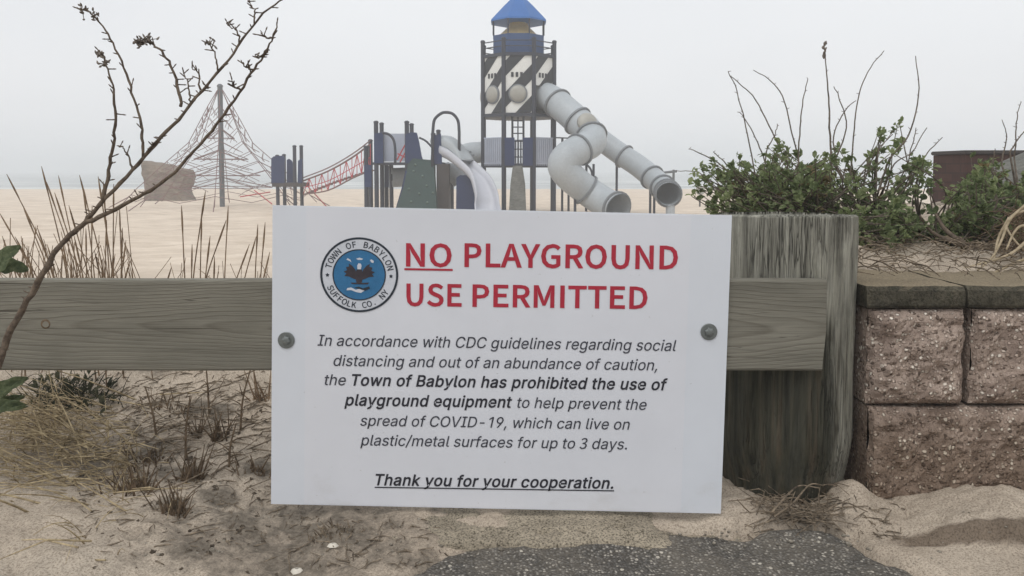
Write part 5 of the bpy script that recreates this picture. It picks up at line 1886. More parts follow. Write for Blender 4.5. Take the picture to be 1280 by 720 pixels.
b = MB()
gc = P(1322, 240, 4.3)
pv, NRg, NZg = [], 40, 20
for j in range(NZg + 1):
    ph = math.pi * j / NZg
    for i in range(NRg):
        an = 2 * math.pi * i / NRg
        d = Vector((math.sin(ph) * math.cos(an), math.sin(ph) * math.sin(an), math.cos(ph)))
        r_ = 1 + 0.18 * fbm(d.x * 1.3, d.y * 1.3, d.z * 1.3 + 4, 4) + 0.07 * fbm(d.x * 5, d.y * 5, d.z * 5, 4)
        # flat broken faces
        q = Vector((d.x * 0.36, d.y * 0.32, d.z * 0.30)) * r_
        if q.x * -0.45 + q.z * 0.9 > 0.225:
            q -= Vector((-0.45, 0, 0.9)) * (q.x * -0.45 + q.z * 0.9 - 0.225)
        pv.append(gc + q)
b.add(pv, [(j * NRg + i, (j + 1) * NRg + i, (j + 1) * NRg + (i + 1) % NRg, j * NRg + (i + 1) % NRg) for j in range(NZg) for i in range(NRg)])
tag(b.build('boulder', M['greyrock'], smooth=False), 'sloping grey boulder behind the shrub at the right edge', 'boulder')

# ------------------------------------------------------------------ shrubs
def interp(tab, x):
    for (a_, ya_), (c_, yc_) in zip(tab, tab[1:]):
        if a_ <= x <= c_:
            return ya_ + (yc_ - ya_) * (x - a_) / (c_ - a_)
    return tab[0][1] if x < tab[0][0] else tab[-1][1]


def rosette(b, p, d, n, ln, rnd):
    """a spray of toothed leaflets round a shoot tip"""
    d = d.normalized()
    o = d.orthogonal().normalized()
    q = d.cross(o)
    for i in range(n):
        an = rnd.uniform(0, 2 * math.pi)
        tilt = rnd.uniform(0.3, 1.25)
        dr = d * math.cos(tilt) + (o * math.cos(an) + q * math.sin(an)) * math.sin(tilt)
        dr.z += 0.1
        l_ = ln * rnd.uniform(0.6, 1.25)
        b.leaf(p + dr * ln * 0.15 + Vector((rnd.gauss(0, 1), rnd.gauss(0, 1), rnd.gauss(0, 1))) * ln * 0.22, dr, Vector((rnd.gauss(0, 0.4), rnd.gauss(0, 0.4), 1)), l_, l_ * rnd.uniform(0.5, 0.72), rnd.uniform(0.1, 0.4), rnd.uniform(0.0, 0.3))


def shrub(root, tops, pxr, pybot, Yr, roots, ntw, ln, lmats, seed, nros=4, nleaf=6, dens=None):
    rnd = random.Random(seed)
    tw = MB()
    fol = [MB() for _ in lmats]
    clumps = []
    for i in range(max(4, ntw // 8)):
        px = rnd.uniform(*pxr)
        if dens and rnd.random() > dens(px):
            continue
        t = interp(tops, px)
        clumps.append((px, t + (pybot - t) * (rnd.random() ** 1.1)))
    for i in range(ntw):
        cx_, cy_ = rnd.choice(clumps)
        sg = 7.5 if ntw > 100 else 4.5
        px, py = cx_ + rnd.gauss(0, sg), min(pybot, cy_ + rnd.gauss(0, sg))
        e = P(px, py, rnd.uniform(*Yr))
        rt = min((rnd.choice(roots) for _ in range(3)), key=lambda r_: (r_ - e).length)
        md = rt.lerp(e, 0.5) + Vector((rnd.gauss(0, 0.03), rnd.gauss(0, 0.04), rnd.uniform(-0.02, 0.05)))
        pts = catmull([rt, md, e], 5)
        tw.tube(pts, [0.004 - 0.0028 * k / (len(pts) - 1) for k in range(len(pts))], 5)
        nn_ = len(pts)
        for k in range(nros):
            f = 1 - 0.55 * (k / max(1, nros)) ** 1.2 if k else 1.0
            ii = min(nn_ - 1, max(1, int(f * (nn_ - 1))))
            p = pts[ii] + Vector((rnd.gauss(0, 0.012), rnd.gauss(0, 0.015), rnd.gauss(0, 0.012))) * (1 if k else 0)
            d = (pts[ii] - pts[ii - 1]) + Vector((rnd.gauss(0, 0.03), rnd.gauss(0, 0.03), rnd.uniform(0, 0.04)))
            rosette(fol[0 if rnd.random() < 0.52 else (1 if rnd.random() < 0.88 else len(fol) - 1)], p, d, rnd.randint(3, nleaf + 2), ln * rnd.uniform(0.6, 1.3), rnd)
    tw.build('twigs', M['cane'], root)
    for f_, m_ in zip(fol, lmats):
        if f_.v:
            f_.build('foliage', M[m_], root)


def cane(root, pts, r0, r1, rnd, spur=True, mat='cane'):
    q = catmull([P(*p) for p in pts], 5)
    q = [p + Vector((rnd.gauss(0, 1), rnd.gauss(0, 1), rnd.gauss(0, 1))) * 0.0008 for p in q]
    b = MB()
    n = len(q)
    b.tube(q, [r0 + (r1 - r0) * k / (n - 1) for k in range(n)], 6)
    if spur:
        for k in range(2, n, 1):
            if rnd.random() < 0.5:
                d = Vector((rnd.gauss(0, 1), rnd.gauss(0, 1), rnd.uniform(0, 1.2))).normalized()
                b.tube([q[k], q[k] + d * rnd.uniform(0.004, 0.012)], [0.0013, 0.0005], 4)
    return b.build('cane', M[mat], root)


rnd = random.Random(5)
bush = thing('rose_bush', (1.0, 2.6, 1.0), 'dense green rose bush with bare canes rising behind the wooden post', 'shrub')
roots = [Vector((x_, y_, soil_z(x_, y_) - 0.02)) for x_, y_ in ((0.82, 2.55), (0.9, 2.7), (0.98, 2.5), (1.06, 2.75), (1.16, 2.6), (1.25, 2.7), (1.30, 2.5))]
tops = [(888, 236), (905, 216), (920, 206), (940, 199), (962, 190), (975, 174), (985, 164), (997, 180), (1010, 195), (1030, 192), (1048, 196), (1066, 204), (1085, 210), (1100, 215), (1120, 222), (1140, 226), (1165, 240)]
def dens1(px):
    return 1.0 if px < 1055 else (0.45 if px < 1085 else 0.08)
shrub(bush, tops, (892, 1150), 282, (2.25, 3.0), roots, 270, 0.023, ['leaf', 'leaf_light', 'leaf_dry'], 11, 4, 6, dens1)
# loose sprays: left tip, the upright shoot in the middle, right spray, low skirt
for (poly, pxr, pyb, n_, sd_) in (
        ([(868, 207), (900, 205)], (870, 893), 224, 12, 21),
        ([(870, 234), (900, 232)], (872, 896), 246, 9, 22),
        ([(1072, 182), (1082, 172), (1095, 164), (1120, 160)], (1076, 1122), 192, 15, 23),
        ([(1140, 190), (1155, 184), (1172, 188)], (1138, 1168), 212, 13, 24),
        ([(1118, 215), (1150, 205), (1166, 200)], (1115, 1160), 245, 9, 25),
        ([(1050, 255), (1110, 262), (1150, 268)], (1052, 1142), 304, 70, 26)):
    shrub(bush, poly, pxr, pyb, (2.3, 2.75) if sd_ != 26 else (2.1, 2.45), roots, n_, 0.022, ['leaf', 'leaf_light'], sd_, 3, 8)
CN = [
    [(945, 230, 2.6), (940, 195, 2.6), (930, 150, 2.6), (920, 110, 2.6), (910, 90, 2.6)],
    [(985, 205, 2.7), (965, 165, 2.7), (945, 125, 2.7), (925, 105, 2.7), (912, 94, 2.7)],
    [(1000, 210, 2.65), (990, 165, 2.65), (978, 120, 2.65), (960, 98, 2.65), (942, 88, 2.65)],
    [(998, 205, 2.5), (1000, 160, 2.5), (1004, 125, 2.5), (1010, 98, 2.5)],
    [(1040, 235, 2.5), (1038, 180, 2.5), (1036, 130, 2.5), (1033, 90, 2.5), (1030, 53, 2.5)],
    [(1042, 205, 2.6), (1058, 160, 2.6), (1050, 125, 2.6), (1042, 108, 2.6)],
    [(1063, 215, 2.6), (1067, 170, 2.6), (1072, 125, 2.6), (1085, 90, 2.6), (1105, 63, 2.6)],
    [(1098, 240, 2.5), (1112, 200, 2.5), (1135, 170, 2.5), (1148, 120, 2.5), (1145, 70, 2.5)],
    [(1112, 240, 2.6), (1130, 215, 2.6), (1141, 180, 2.6), (1145, 160, 2.6)],
    [(918, 220, 2.5), (895, 202, 2.5), (872, 190, 2.5), (862, 186, 2.5)],
    [(922, 218, 2.5), (905, 202, 2.5), (892, 190, 2.5)],
    [(925, 238, 2.5), (900, 236, 2.5), (885, 228, 2.5), (872, 215, 2.5), (845, 214, 2.5)],
    [(1095, 250, 2.45), (1096, 215, 2.45), (1098, 190, 2.45), (1102, 175, 2.45)],
    [(960, 215, 2.6), (952, 190, 2.6), (938, 160, 2.6), (925, 140, 2.6)],
    [(1120, 250, 2.5), (1145, 215, 2.5), (1160, 190, 2.5), (1178, 172, 2.5)],
    [(1105, 235, 2.5), (1118, 205, 2.5), (1140, 190, 2.5), (1158, 160, 2.5)],
    [(1047, 210, 2.6), (1042, 170, 2.6), (1055, 140, 2.6), (1070, 125, 2.6)],
    [(955, 225, 2.6), (958, 190, 2.6), (968, 170, 2.6), (972, 155, 2.6)],
]
for pts in CN:
    base = pts[0]
    p0 = P(*base)
    rt = min(roots, key=lambda r_: (r_ - p0).length)
    thick = 0.0036 if pts[0][0] in (1040, 1098) else 0.0025
    c_ = cane(bush, pts, thick, 0.0012, rnd)
    b = MB()
# join each cane down to the crown of the bush
b = MB()
for pts in CN:
    p0 = P(*pts[0])
    rt = min(roots, key=lambda r_: (r_ - p0).length)
    b.tube(catmull([rt, rt.lerp(p0, 0.5) + Vector((0, 0, 0.03)), p0], 4), [0.005, 0.0032], 6)
b.build('cane_bases', M['cane'], bush)
# bud cluster at the tall cane's tip
b = MB()
for k in range(16):
    p = P(1030.5 + rnd.gauss(0, 1.2), 53 + rnd.uniform(0, 26), 2.5)
    b.lathe(p, [(0.0012, -0.004), (0.0036, 0.0), (0.003, 0.004), (0.001, 0.008)], 6, Vector((rnd.gauss(0, 0.5), rnd.gauss(0, 0.5), 1)))
b.build('buds', M['seed'], bush)

bush2 = thing('low_shrub', (1.35, 2.4, 1.0), 'leafy green shrub growing in front of the brick pier at the right edge', 'shrub')
roots2 = [Vector((x_, y_, soil_z(x_, y_) - 0.02)) for x_, y_ in ((1.32, 2.35), (1.40, 2.5), (1.48, 2.35), (1.58, 2.5), (1.25, 2.3))]
tops2 = [(1165, 300), (1182, 285), (1196, 258), (1210, 230), (1222, 206), (1234, 188), (1250, 194), (1262, 204), (1285, 226), (1330, 226)]
shrub(bush2, tops2, (1184, 1335), 300, (2.15, 2.75), roots2, 270, 0.020, ['leaf', 'leaf_light', 'leaf_dry'], 31, 4, 7)
for pts in (
        [(1252, 205, 2.6), (1256, 185, 2.6), (1258, 168, 2.6), (1253, 150, 2.6)],
        [(1262, 190, 2.5), (1272, 175, 2.5), (1284, 160, 2.5), (1300, 145, 2.5)],
        [(1268, 200, 2.6), (1270, 170, 2.6), (1271, 145, 2.6), (1276, 128, 2.6)],
        [(1240, 215, 2.5), (1242, 195, 2.5), (1244, 186, 2.5)]):
    cane(bush2, pts, 0.0024, 0.001, rnd)
b = MB()
for pts in ((1252, 205, 2.6), (1262, 190, 2.5), (1268, 200, 2.6), (1240, 215, 2.5)):
    p0 = P(*pts)
    rt = min(roots2, key=lambda r_: (r_ - p0).length)
    b.tube(catmull([rt, rt.lerp(p0, 0.5) + Vector((0.01, 0, 0.02)), p0], 4), [0.005, 0.0025], 6)
b.build('cane_bases', M['cane'], bush2)

# gnarled low branch and dead vine on the raised bed
def on_soil(px, py, Y):
    return P(px, py, Y)

br = MB()
br.tube(catmull([P(1170, 268, 2.25), P(1180, 285, 2.2), P(1195, 298, 2.15), P(1206, 306, 2.15)], 5), [0.004, 0.009], 7)
br.tube(catmull([P(1150, 270, 2.2), P(1165, 290, 2.2), P(1190, 302, 2.15), P(1206, 306, 2.15)], 5), [0.003, 0.008], 7)
br.tube(catmull([P(1206, 306, 2.15), P(1225, 312, 2.2), P(1262, 313, 2.2)], 5), [0.008, 0.012], 7)
tag(br.build('dead_branch', M['stem'], smooth=True), 'dark gnarled branch lying on the sand below the right shrub', 'branch')

b = MB()
for pts in (
        [(1300, 240, 2.0), (1280, 258, 2.0), (1262, 275, 2.0), (1252, 300, 1.98), (1240, 322, 1.95), (1222, 338, 1.93)],
        [(1290, 262, 2.05), (1268, 268, 2.05), (1258, 282, 2.05), (1268, 300, 2.0), (1285, 318, 2.0)],
        [(1300, 318, 1.95), (1270, 328, 1.95), (1245, 340, 1.92), (1230, 347, 1.92)],
        [(1285, 300, 2.0), (1262, 318, 1.98), (1225, 330, 1.98), (1195, 338, 1.98)],
        [(1262, 272, 2.02), (1248, 298, 2.02), (1242, 330, 1.98)],
        [(1300, 290, 2.0), (1280, 282, 2.0), (1268, 290, 2.0), (1258, 312, 1.98)]):
    b.tube(catmull([P(*p) for p in pts], 6), [0.0042, 0.0022], 6)
tag(b.build('dried_vine', M['vine'], smooth=True), 'pale looping dead vine stems over the cap stone at the right edge', 'vine')

rnd = random.Random(77)
b = MB()
for k in range(170):
    px, py = rnd.gauss(1278, 16), rnd.uniform(262, 340)
    p = P(px, py, rnd.uniform(2.02, 2.2))
    d = Vector((rnd.gauss(0, 1), rnd.gauss(0, 0.6), rnd.gauss(0, 0.8))).normalized()
    L = rnd.uniform(0.03, 0.10)
    b.tube([p - d * L / 2, p + Vector((0, 0, 0.01)), p + d * L / 2], [0.0012, 0.0015, 0.0007], 4)
tag(b.build('dry_thicket', M['stubble']), 'brown tangle of dead stems behind the looping vine', 'dead plant')

# ------------------------------------------------------------------ dried stalk in front of the rail
st = thing('dried_stalk', P(-75, 600, 1.42), 'tall dried branching weed stalk leaning across the rail at the left', 'plant')
rnd = random.Random(3)


def stalk(name, pts, r0, r1, knob=0.5, parent=st):
    q = catmull([P(*p) for p in pts], 7)
    q = [p + Vector((rnd.gauss(0, 1), rnd.gauss(0, 1), rnd.gauss(0, 1))) * 0.0010 for p in q]
    n = len(q)
    b = MB()
    rr = [(r0 + (r1 - r0) * k / (n - 1)) * rnd.uniform(0.88, 1.12) for k in range(n)]
    b.tube(q, rr, 8)
    for k in range(3, n):
        if rnd.random() < knob:
            d = Vector((rnd.gauss(0, 1), rnd.gauss(0, 0.7), rnd.uniform(-0.1, 1.3))).normalized()
            L = rnd.uniform(0.004, 0.013)
            b.tube([q[k], q[k] + d * L], [0.0013, 0.0009], 4)
            b.lathe(q[k] + d * L, [(0.0005, -0.002), (0.0013, 0), (0.0010, 0.003), (0.0003, 0.005)], 5, d)
    return b.build(name, M['stem'], parent, smooth=True), q


Y = 1.42
stalk('stem', [(-75, 600, Y), (-30, 510, Y), (0, 450, Y), (14, 412, Y), (40, 368, Y), (72, 312, Y), (108, 276, Y), (130, 250, Y), (180, 196, 1.44), (230, 140, 1.46), (285, 75, 1.48), (325, 22, 1.5), (358, -4, 1.5)], 0.0075, 0.0014, 0.45)
stalk('side_branch', [(108, 278, Y), (160, 254, 1.40), (210, 222, 1.38), (265, 162, 1.37), (310, 100, 1.36), (335, 60, 1.35), (347, 30, 1.35)], 0.0040, 0.0012, 0.45)
stalk('side_branch', [(128, 252, Y), (138, 205, 1.42), (145, 150, 1.41), (140, 105, 1.40), (127, 66, 1.40)], 0.0038, 0.0012, 0.55)
stalk('side_branch', [(179, 196, 1.44), (176, 155, 1.45), (160, 100, 1.46), (138, 48, 1.46), (115, 18, 1.46), (96, 10, 1.46)], 0.0028, 0.0011, 0.55)
stalk('side_branch', [(227, 134, 1.46), (219, 95, 1.47), (203, 65, 1.47), (186, 53, 1.47), (172, 52, 1.47)], 0.003, 0.0012, 0.7)
for pts in ([(238, 128, 1.46), (235, 105, 1.46), (228, 88, 1.46)], [(240, 128, 1.46), (255, 112, 1.46), (262, 110, 1.46)], [(272, 90, 1.47), (268, 65, 1.47), (258, 52, 1.47)],
            [(250, 112, 1.46), (248, 92, 1.46), (240, 85, 1.46)], [(165, 210, 1.44), (158, 190, 1.44), (148, 182, 1.44)], [(300, 55, 1.48), (295, 38, 1.48), (282, 30, 1.48)],
            [(318, 30, 1.49), (318, 12, 1.49), (310, 0, 1.49)], [(335, 60, 1.35), (326, 72, 1.35), (318, 70, 1.35)], [(340, 48, 1.35), (330, 45, 1.35), (325, 38, 1.35)], [(318, 88, 1.36), (308, 84, 1.36), (302, 76, 1.36)],
            [(300, 112, 1.36), (292, 108, 1.36), (290, 100, 1.36)], [(184, 190, 1.44), (192, 178, 1.44), (205, 172, 1.44)]):
    stalk('spur', pts, 0.0018, 0.0008, 0.5)
for (px, py, Y_, n_, s_) in ((175, 53, 1.47, 26, 5), (186, 50, 1.47, 12, 4), (103, 12, 1.46, 12, 5), (125, 68, 1.40, 12, 4), (262, 53, 1.47, 10, 4), (130, 80, 1.40, 8, 4), (118, 18, 1.46, 8, 4)):
    b = MB()
    for k in range(n_):
        p = P(px + rnd.gauss(0, s_), py + rnd.gauss(0, s_ * 0.7), Y_ + rnd.gauss(0, 0.006))
        b.lathe(p, [(0.0006, -0.004), (0.0019, -0.001), (0.0016, 0.002), (0.0006, 0.005)], 6, Vector((rnd.gauss(0, 1), rnd.gauss(0, 1), rnd.gauss(0, 1))))
        b.tube([p, P(px, py, Y_)], 0.0007, 4)
    b.build('seed_head', M['seed'], st)

# ------------------------------------------------------------------ grasses
def blade(b, p, d, L, r, droop, rnd, n=6):
    d = d.normalized()
    pts = []
    for k in range(n):
        t = k / (n - 1)
        pts.append(p + d * (L * t) + Vector((0, 0, -droop * L * t * t)))
    b.tube(pts, [r * (1 - 0.75 * k / (n - 1)) for k in range(n)], 4, cap=False)


def stem_from(b, px, pyt, Y, r, rnd, lean=None, head=True):
    """a dry grass stem whose tip is seen at px, pyt and whose foot stands on the ground"""
    tip = P(px, pyt, Y)
    lx = rnd.gauss(0, 0.05) if lean is None else lean
    fx, fy = tip.x - lx, Y + rnd.gauss(0, 0.05)
    foot = Vector((fx, fy, ground_z(fx, fy)[0] - 0.01))
    md = foot.lerp(tip, 0.5) + Vector((-lx * 0.18, 0, 0.01))
    pts = catmull([foot, md, tip], 5)
    n = len(pts)
    b.tube(pts, [r * (1 - 0.35 * k / (n - 1)) for k in range(n)], 5)
    if head:   # narrow closed seed spike
        d = (pts[-1] - pts[-3]).normalized()
        b.tube([tip - d * 0.07, tip - d * 0.04, tip - d * 0.01, tip + d * 0.012], [r * 0.8, r * 1.2, r * 0.95, r * 0.3], 5)


rnd = random.Random(12)
g1 = MB()
for (px, py, ln_) in ((12, 222, -0.12), (53, 213, -0.06), (60, 232, -0.05), (75, 224, -0.06), (100, 224, -0.05), (104, 240, -0.03), (128, 232, 0.0), (125, 226, -0.02), (140, 235, 0.02), (147, 264, 0.02), (152, 290, 0.02), (88, 262, -0.04), (70, 246, -0.08), (30, 262, -0.1), (116, 262, 0.0),
                      (0, 270, -0.1), (3, 300, -0.06), (22, 300, -0.06), (48, 290, -0.05), (135, 280, 0.01), (155, 305, 0.03), (162, 330, 0.04), (95, 300, -0.02), (108, 290, 0.0), (78, 305, -0.02), (36, 322, -0.03), (60, 310, -0.03), (142, 322, 0.02), (118, 318, 0.0), (12, 325, -0.04), (88, 328, 0.0), (128, 330, 0.01)):
    stem_from(g1, px + rnd.gauss(0, 1), py, 2.25 + rnd.uniform(-0.15, 0.3), 0.0022, rnd, ln_ * 1.3)
for k in range(80):
    stem_from(g1, rnd.uniform(-10, 168), rnd.triangular(250, 350, 330), rnd.uniform(2.15, 2.6), 0.0015, rnd, rnd.gauss(0, 0.06), False)
tag(g1.build('dune_grass', M['dune_grass']), 'thick clump of dry brown dune grass stems behind the rail at the left', 'grass clump')
g2 = MB()
for (px, py, ln_) in ((227, 262, 0.0), (256, 244, 0.05), (252, 276, 0.02), (281, 280, 0.09), (285, 262, 0.01), (319, 300, 0.05), (322, 285, 0.02), (331, 283, 0.02), (310, 310, 0.06), (268, 325, 0.02), (213, 338, 0.05), (336, 320, 0.03), (240, 310, 0.0), (262, 300, 0.03)):
    stem_from(g2, px, py, 2.3 + rnd.uniform(-0.1, 0.2), 0.0024, rnd, ln_ * 1.2)
for k in range(20):
    stem_from(g2, rnd.uniform(205, 338), rnd.uniform(318, 350), rnd.uniform(2.2, 2.5), 0.0013, rnd, rnd.gauss(0, 0.07), False)
tag(g2.build('dune_grass', M['dune_grass']), 'sparse dry dune grass stems behind the rail just left of the sign', 'grass clump')

# long straw tuft lower left, blades laid over to the left
def gpos(px, py):
    """the ground point seen at this pixel (near ground)"""
    Y_ = 1.3
    for _ in range(400):
        p = P(px, py, Y_)
        if p.z <= ground_z(p.x, p.y)[0]:
            break
        Y_ += 0.006
    return P(px, py, Y_)


s1 = MB()
for k in range(200):
    px, py = rnd.gauss(100, 40), rnd.gauss(556, 36)
    f = gpos(min(175, px), min(640, max(500, py)))
    ang = rnd.gauss(math.pi * 1.0, 0.75)
    el = rnd.uniform(0.08, 0.85)
    d = Vector((math.cos(ang) * math.cos(el), math.sin(ang) * math.cos(el) * 0.5 - 0.18, math.sin(el)))
    blade(s1, f - Vector((0, 0, 0.004)), d, rnd.uniform(0.08, 0.40), rnd.choice((0.0008, 0.0011, 0.0016, 0.0024)), rnd.uniform(0.1, 1.0) * math.sin(el) + 0.02, rnd, 8)
for k in range(60):   # broken and crossed blades lying any way
    f = gpos(min(200, max(-10, rnd.gauss(95, 50))), rnd.gauss(575, 40)) + Vector((0, 0, rnd.uniform(0.0, 0.05)))
    ang = rnd.uniform(0, 2 * math.pi)
    d = Vector((math.cos(ang), math.sin(ang) * 0.6, rnd.gauss(0, 0.15)))
    L = rnd.uniform(0.06, 0.22)
    kn = f + d * L * rnd.uniform(0.4, 0.7)
    e_ = kn + (d + Vector((rnd.gauss(0, 0.6), rnd.gauss(0, 0.4), rnd.gauss(-0.2, 0.3)))).normalized() * L * 0.45
    s1.tube([f, kn, e_], [0.0018, 0.0016, 0.0007], 4, cap=False)
for k in range(110):
    f = gpos(rnd.gauss(145, 26), rnd.gauss(592, 36))
    d = Vector((rnd.gauss(-0.2, 0.6), rnd.gauss(-0.3, 0.3), rnd.uniform(0.3, 1.1)))
    blade(s1, f - Vector((0, 0, 0.004)), d, rnd.uniform(0.05, 0.15), rnd.uniform(0.0009, 0.0017), rnd.uniform(0.2, 0.9), rnd)
for k in range(90):   # taller arching blades at the clump's heart
    f = gpos(rnd.gauss(45, 30), rnd.gauss(535, 20))
    d = Vector((rnd.gauss(0.1, 0.5), rnd.gauss(-0.2, 0.25), rnd.uniform(0.7, 1.2)))
    blade(s1, f - Vector((0, 0, 0.004)), d, rnd.uniform(0.12, 0.26), rnd.choice((0.0010, 0.0014, 0.002)), rnd.uniform(0.3, 1.1), rnd, 9)
tag(s1.build('straw_grass', M['straw']), 'large straw-coloured grass tuft flopped over the sand at the lower left', 'grass clump')


def tuft(px, py, n, h, spread, label, mat='stubble'):
    b = MB()
    f0 = gpos(px, py)
    for k in range(n):
        dx, dy = rnd.gauss(0, spread), rnd.gauss(0, spread * 0.6)
        f = Vector((f0.x + dx, f0.y + dy, 0))
        f.z = ground_z(f.x, f.y)[0] - 0.006
        d = Vector((rnd.gauss(dx * 8, 0.28), rnd.gauss(0, 0.25), 1))
        blade(b, f, d, h * rnd.uniform(0.35, 1.0), rnd.uniform(0.0012, 0.0034), rnd.uniform(0, 0.3), rnd, 5)
    for k in range(n):   # broken sheaths round the foot
        f = Vector((f0.x + rnd.gauss(0, spread * 0.8), f0.y + rnd.gauss(0, spread * 0.5), 0))
        f.z = ground_z(f.x, f.y)[0] - 0.006
        blade(b, f, Vector((rnd.gauss(0, 0.5), rnd.gauss(0, 0.4), 1)), h * rnd.uniform(0.15, 0.4), rnd.uniform(0.002, 0.004), rnd.uniform(0, 0.4), rnd, 4)
    return tag(b.build('grass_stubble', M[mat]), label, 'grass tuft', 'dead grass tufts on the sand by the sign')


tuft(168, 612, 34, 0.085, 0.022, 'dead brown tuft just right of the straw grass at the lower left')
tuft(218, 640, 30, 0.10, 0.014, 'dark upright dead tuft nearest the bottom edge left of the sign')
tuft(238, 600, 24, 0.12, 0.012, 'tall thin dead tuft behind the dark upright tuft')
tuft(186, 576, 30, 0.06, 0.025, 'low wide dead tuft between the straw grass and the tall thin tuft')
tuft(246, 548, 12, 0.10, 0.008, 'slim dead tuft of few stems under the middle of the left rail')
tuft(276, 548, 20, 0.10, 0.014, 'dead tuft with splayed stems under the rail near the sign')
tuft(326, 500, 10, 0.12, 0.012, 'thin pale dead stems close to the left edge of the sign', 'dune_grass')
tuft(322, 590, 26, 0.05, 0.02, 'dark low dead tuft against the lower left edge of the sign')
tuft(205, 510, 18, 0.07, 0.03, 'short dead tuft in the shade below the left rail')
tuft(418, 664, 26, 0.035, 0.022, 'small flattened dry tuft just below the lower left corner of the sign', 'litter')

# single dead stalks standing in the sand under the rail
for k, (px, py, h_, lx, lab) in enumerate(((300, 540, 0.17, 0.03, 'tallest bare stalk standing in the sand left of the sign'), (262, 520, 0.13, -0.01, 'thin bare stalk below the middle of the left rail'),
                             (232, 575, 0.15, 0.01, 'straight bare stalk behind the dark upright tuft'), (196, 545, 0.12, -0.03, 'bare stalk leaning left beside the straw grass'),
                             (345, 545, 0.12, 0.03, 'bare stalk half hidden behind the left edge of the sign'), (286, 585, 0.10, 0.015, 'short bare stalk in the open sand left of the sign'))):
    f = gpos(px, py)
    b = MB()
    b.tube(catmull([f - Vector((0, 0, 0.01)), f + Vector((lx * 0.3, 0, h_ * 0.5)), f + Vector((lx, 0.01, h_))], 5), [0.0030, 0.0016], 6)
    for q in range(4):
        a_ = f + Vector((lx * 0.3 * q / 4, 0, h_ * (0.08 + 0.16 * q)))
        blade(b, a_, Vector((rnd.gauss(0, 0.7), rnd.gauss(0, 0.4), 1)), rnd.uniform(0.03, 0.07), 0.0018, rnd.uniform(0.1, 0.8), rnd, 5)
    tag(b.build('dead_stalk', M['stubble']), lab, 'dead stalk', 'bare dead stalks under the rail')

# broad green weed leaves at the far left
weed = thing('green_weed', gpos(-20, 560), 'broad-leaved green weed beside the rail at the left edge', 'plant')
b = MB()
wb = gpos(-20, 560)
wt = P(-6, 330, 1.70)
b.tube(catmull([wb, P(-14, 480, 1.58), P(-12, 420, 1.66), wt], 6), [0.006, 0.003], 7)
b.build('stem', M['leaf'], weed, smooth=True)


def broad_leaf(p, d, L, W, up=Vector((0, -0.8, 0.6))):
    b = MB()
    d = d.normalized()
    side = d.cross(up).normalized()
    nn = side.cross(d)
    nu, nv = 10, 6
    pv = []
    for i in range(nu + 1):
        t = i / nu
        wd = W * (math.sin(math.pi * min(1, t * 0.93 + 0.05)) ** 0.7)
        for j in range(-nv, nv + 1):
            s_ = j / nv
            pv.append(p + d * (L * t) + side * (wd * 0.5 * s_) + nn * (0.25 * wd * abs(s_) - 0.35 * L * t * t + 0.006 * math.sin(t * 14 + s_ * 5)))
    m = 2 * nv + 1
    b.add(pv, [(i * m + j, i * m + j + 1, (i + 1) * m + j + 1, (i + 1) * m + j) for i in range(nu) for j in range(2 * nv)])
    return b.build('leaf', M['weed_leaf'], weed, smooth=True)


broad_leaf(P(-8, 345, 1.69), Vector((0.5, -0.1, 0.9)), 0.075, 0.05)
broad_leaf(P(-8, 335, 1.70), Vector((0.9, 0.2, 0.1)), 0.06, 0.04)
broad_leaf(P(-18, 505, 1.52), Vector((0.8, -0.2, 0.75)), 0.085, 0.035)
broad_leaf(P(-20, 515, 1.5), Vector((0.9, -0.3, 0.35)), 0.08, 0.03)
for k in range(4):
    broad_leaf(P(-22, 520, 1.55), Vector((rnd.uniform(0.2, 1), rnd.gauss(0, 0.5), rnd.uniform(0.1, 0.8))), 0.075, 0.028)

# weeds under the rail; their dark leaf colour also stands in for shadow
b = MB()
for k in range(240):
    f = gpos(rnd.gauss(85, 26), rnd.gauss(500, 10))
    d = Vector((rnd.gauss(0, 0.6), rnd.gauss(0, 0.4), rnd.uniform(0.3, 1.0)))
    if k % 3:
        blade(b, f, d, rnd.uniform(0.04, 0.14), rnd.uniform(0.001, 0.002), rnd.uniform(0.1, 0.7), rnd, 6)
    else:
        b.leaf(f + d * rnd.uniform(0.01, 0.05), d, Vector((0, -0.5, 1)), rnd.uniform(0.02, 0.04), rnd.uniform(0.008, 0.016))
tag(b.build('shadow_weed', mat_leaf('shadow_weed_leaf', lin(40, 44, 34), lin(62, 64, 48), lin(92, 88, 66))), 'green-brown weed with painted-in shadow filling the hollow below the rail behind the straw grass', 'plant')
b = MB()
for k in range(170):
    px, py = rnd.gauss(245, 60), rnd.gauss(610, 55)
    if px > 335 and py < 640 or px < 120:
        continue
    p = gpos(px, max(480, min(719, py)))
    s_ = rnd.uniform(0.002, 0.006) * (1 if rnd.random() < 0.93 else 1.7)
    n_ = 7
    prof = [(0.45 * s_, -0.6 * s_), (1.0 * s_, -0.2 * s_), (0.85 * s_, 0.3 * s_), (0.35 * s_, 0.6 * s_)]
    o_ = len(b.v)
    b.lathe(p, prof, n_, Vector((rnd.gauss(0, 0.4), rnd.gauss(0, 0.4), 1)))
    for q in range(o_, len(b.v)):
        b.v[q] = tuple(Vector(b.v[q]) + Vector((rnd.gauss(0, 1), rnd.gauss(0, 1), rnd.gauss(0, 1))) * s_ * 0.2)
tag(b.build('soil_clods', mat_rock('dark_soil', lin(84, 75, 64), lin(128, 115, 100), 30)), 'dark crumbs of soil strewn among the dead tufts', kind='stuff')

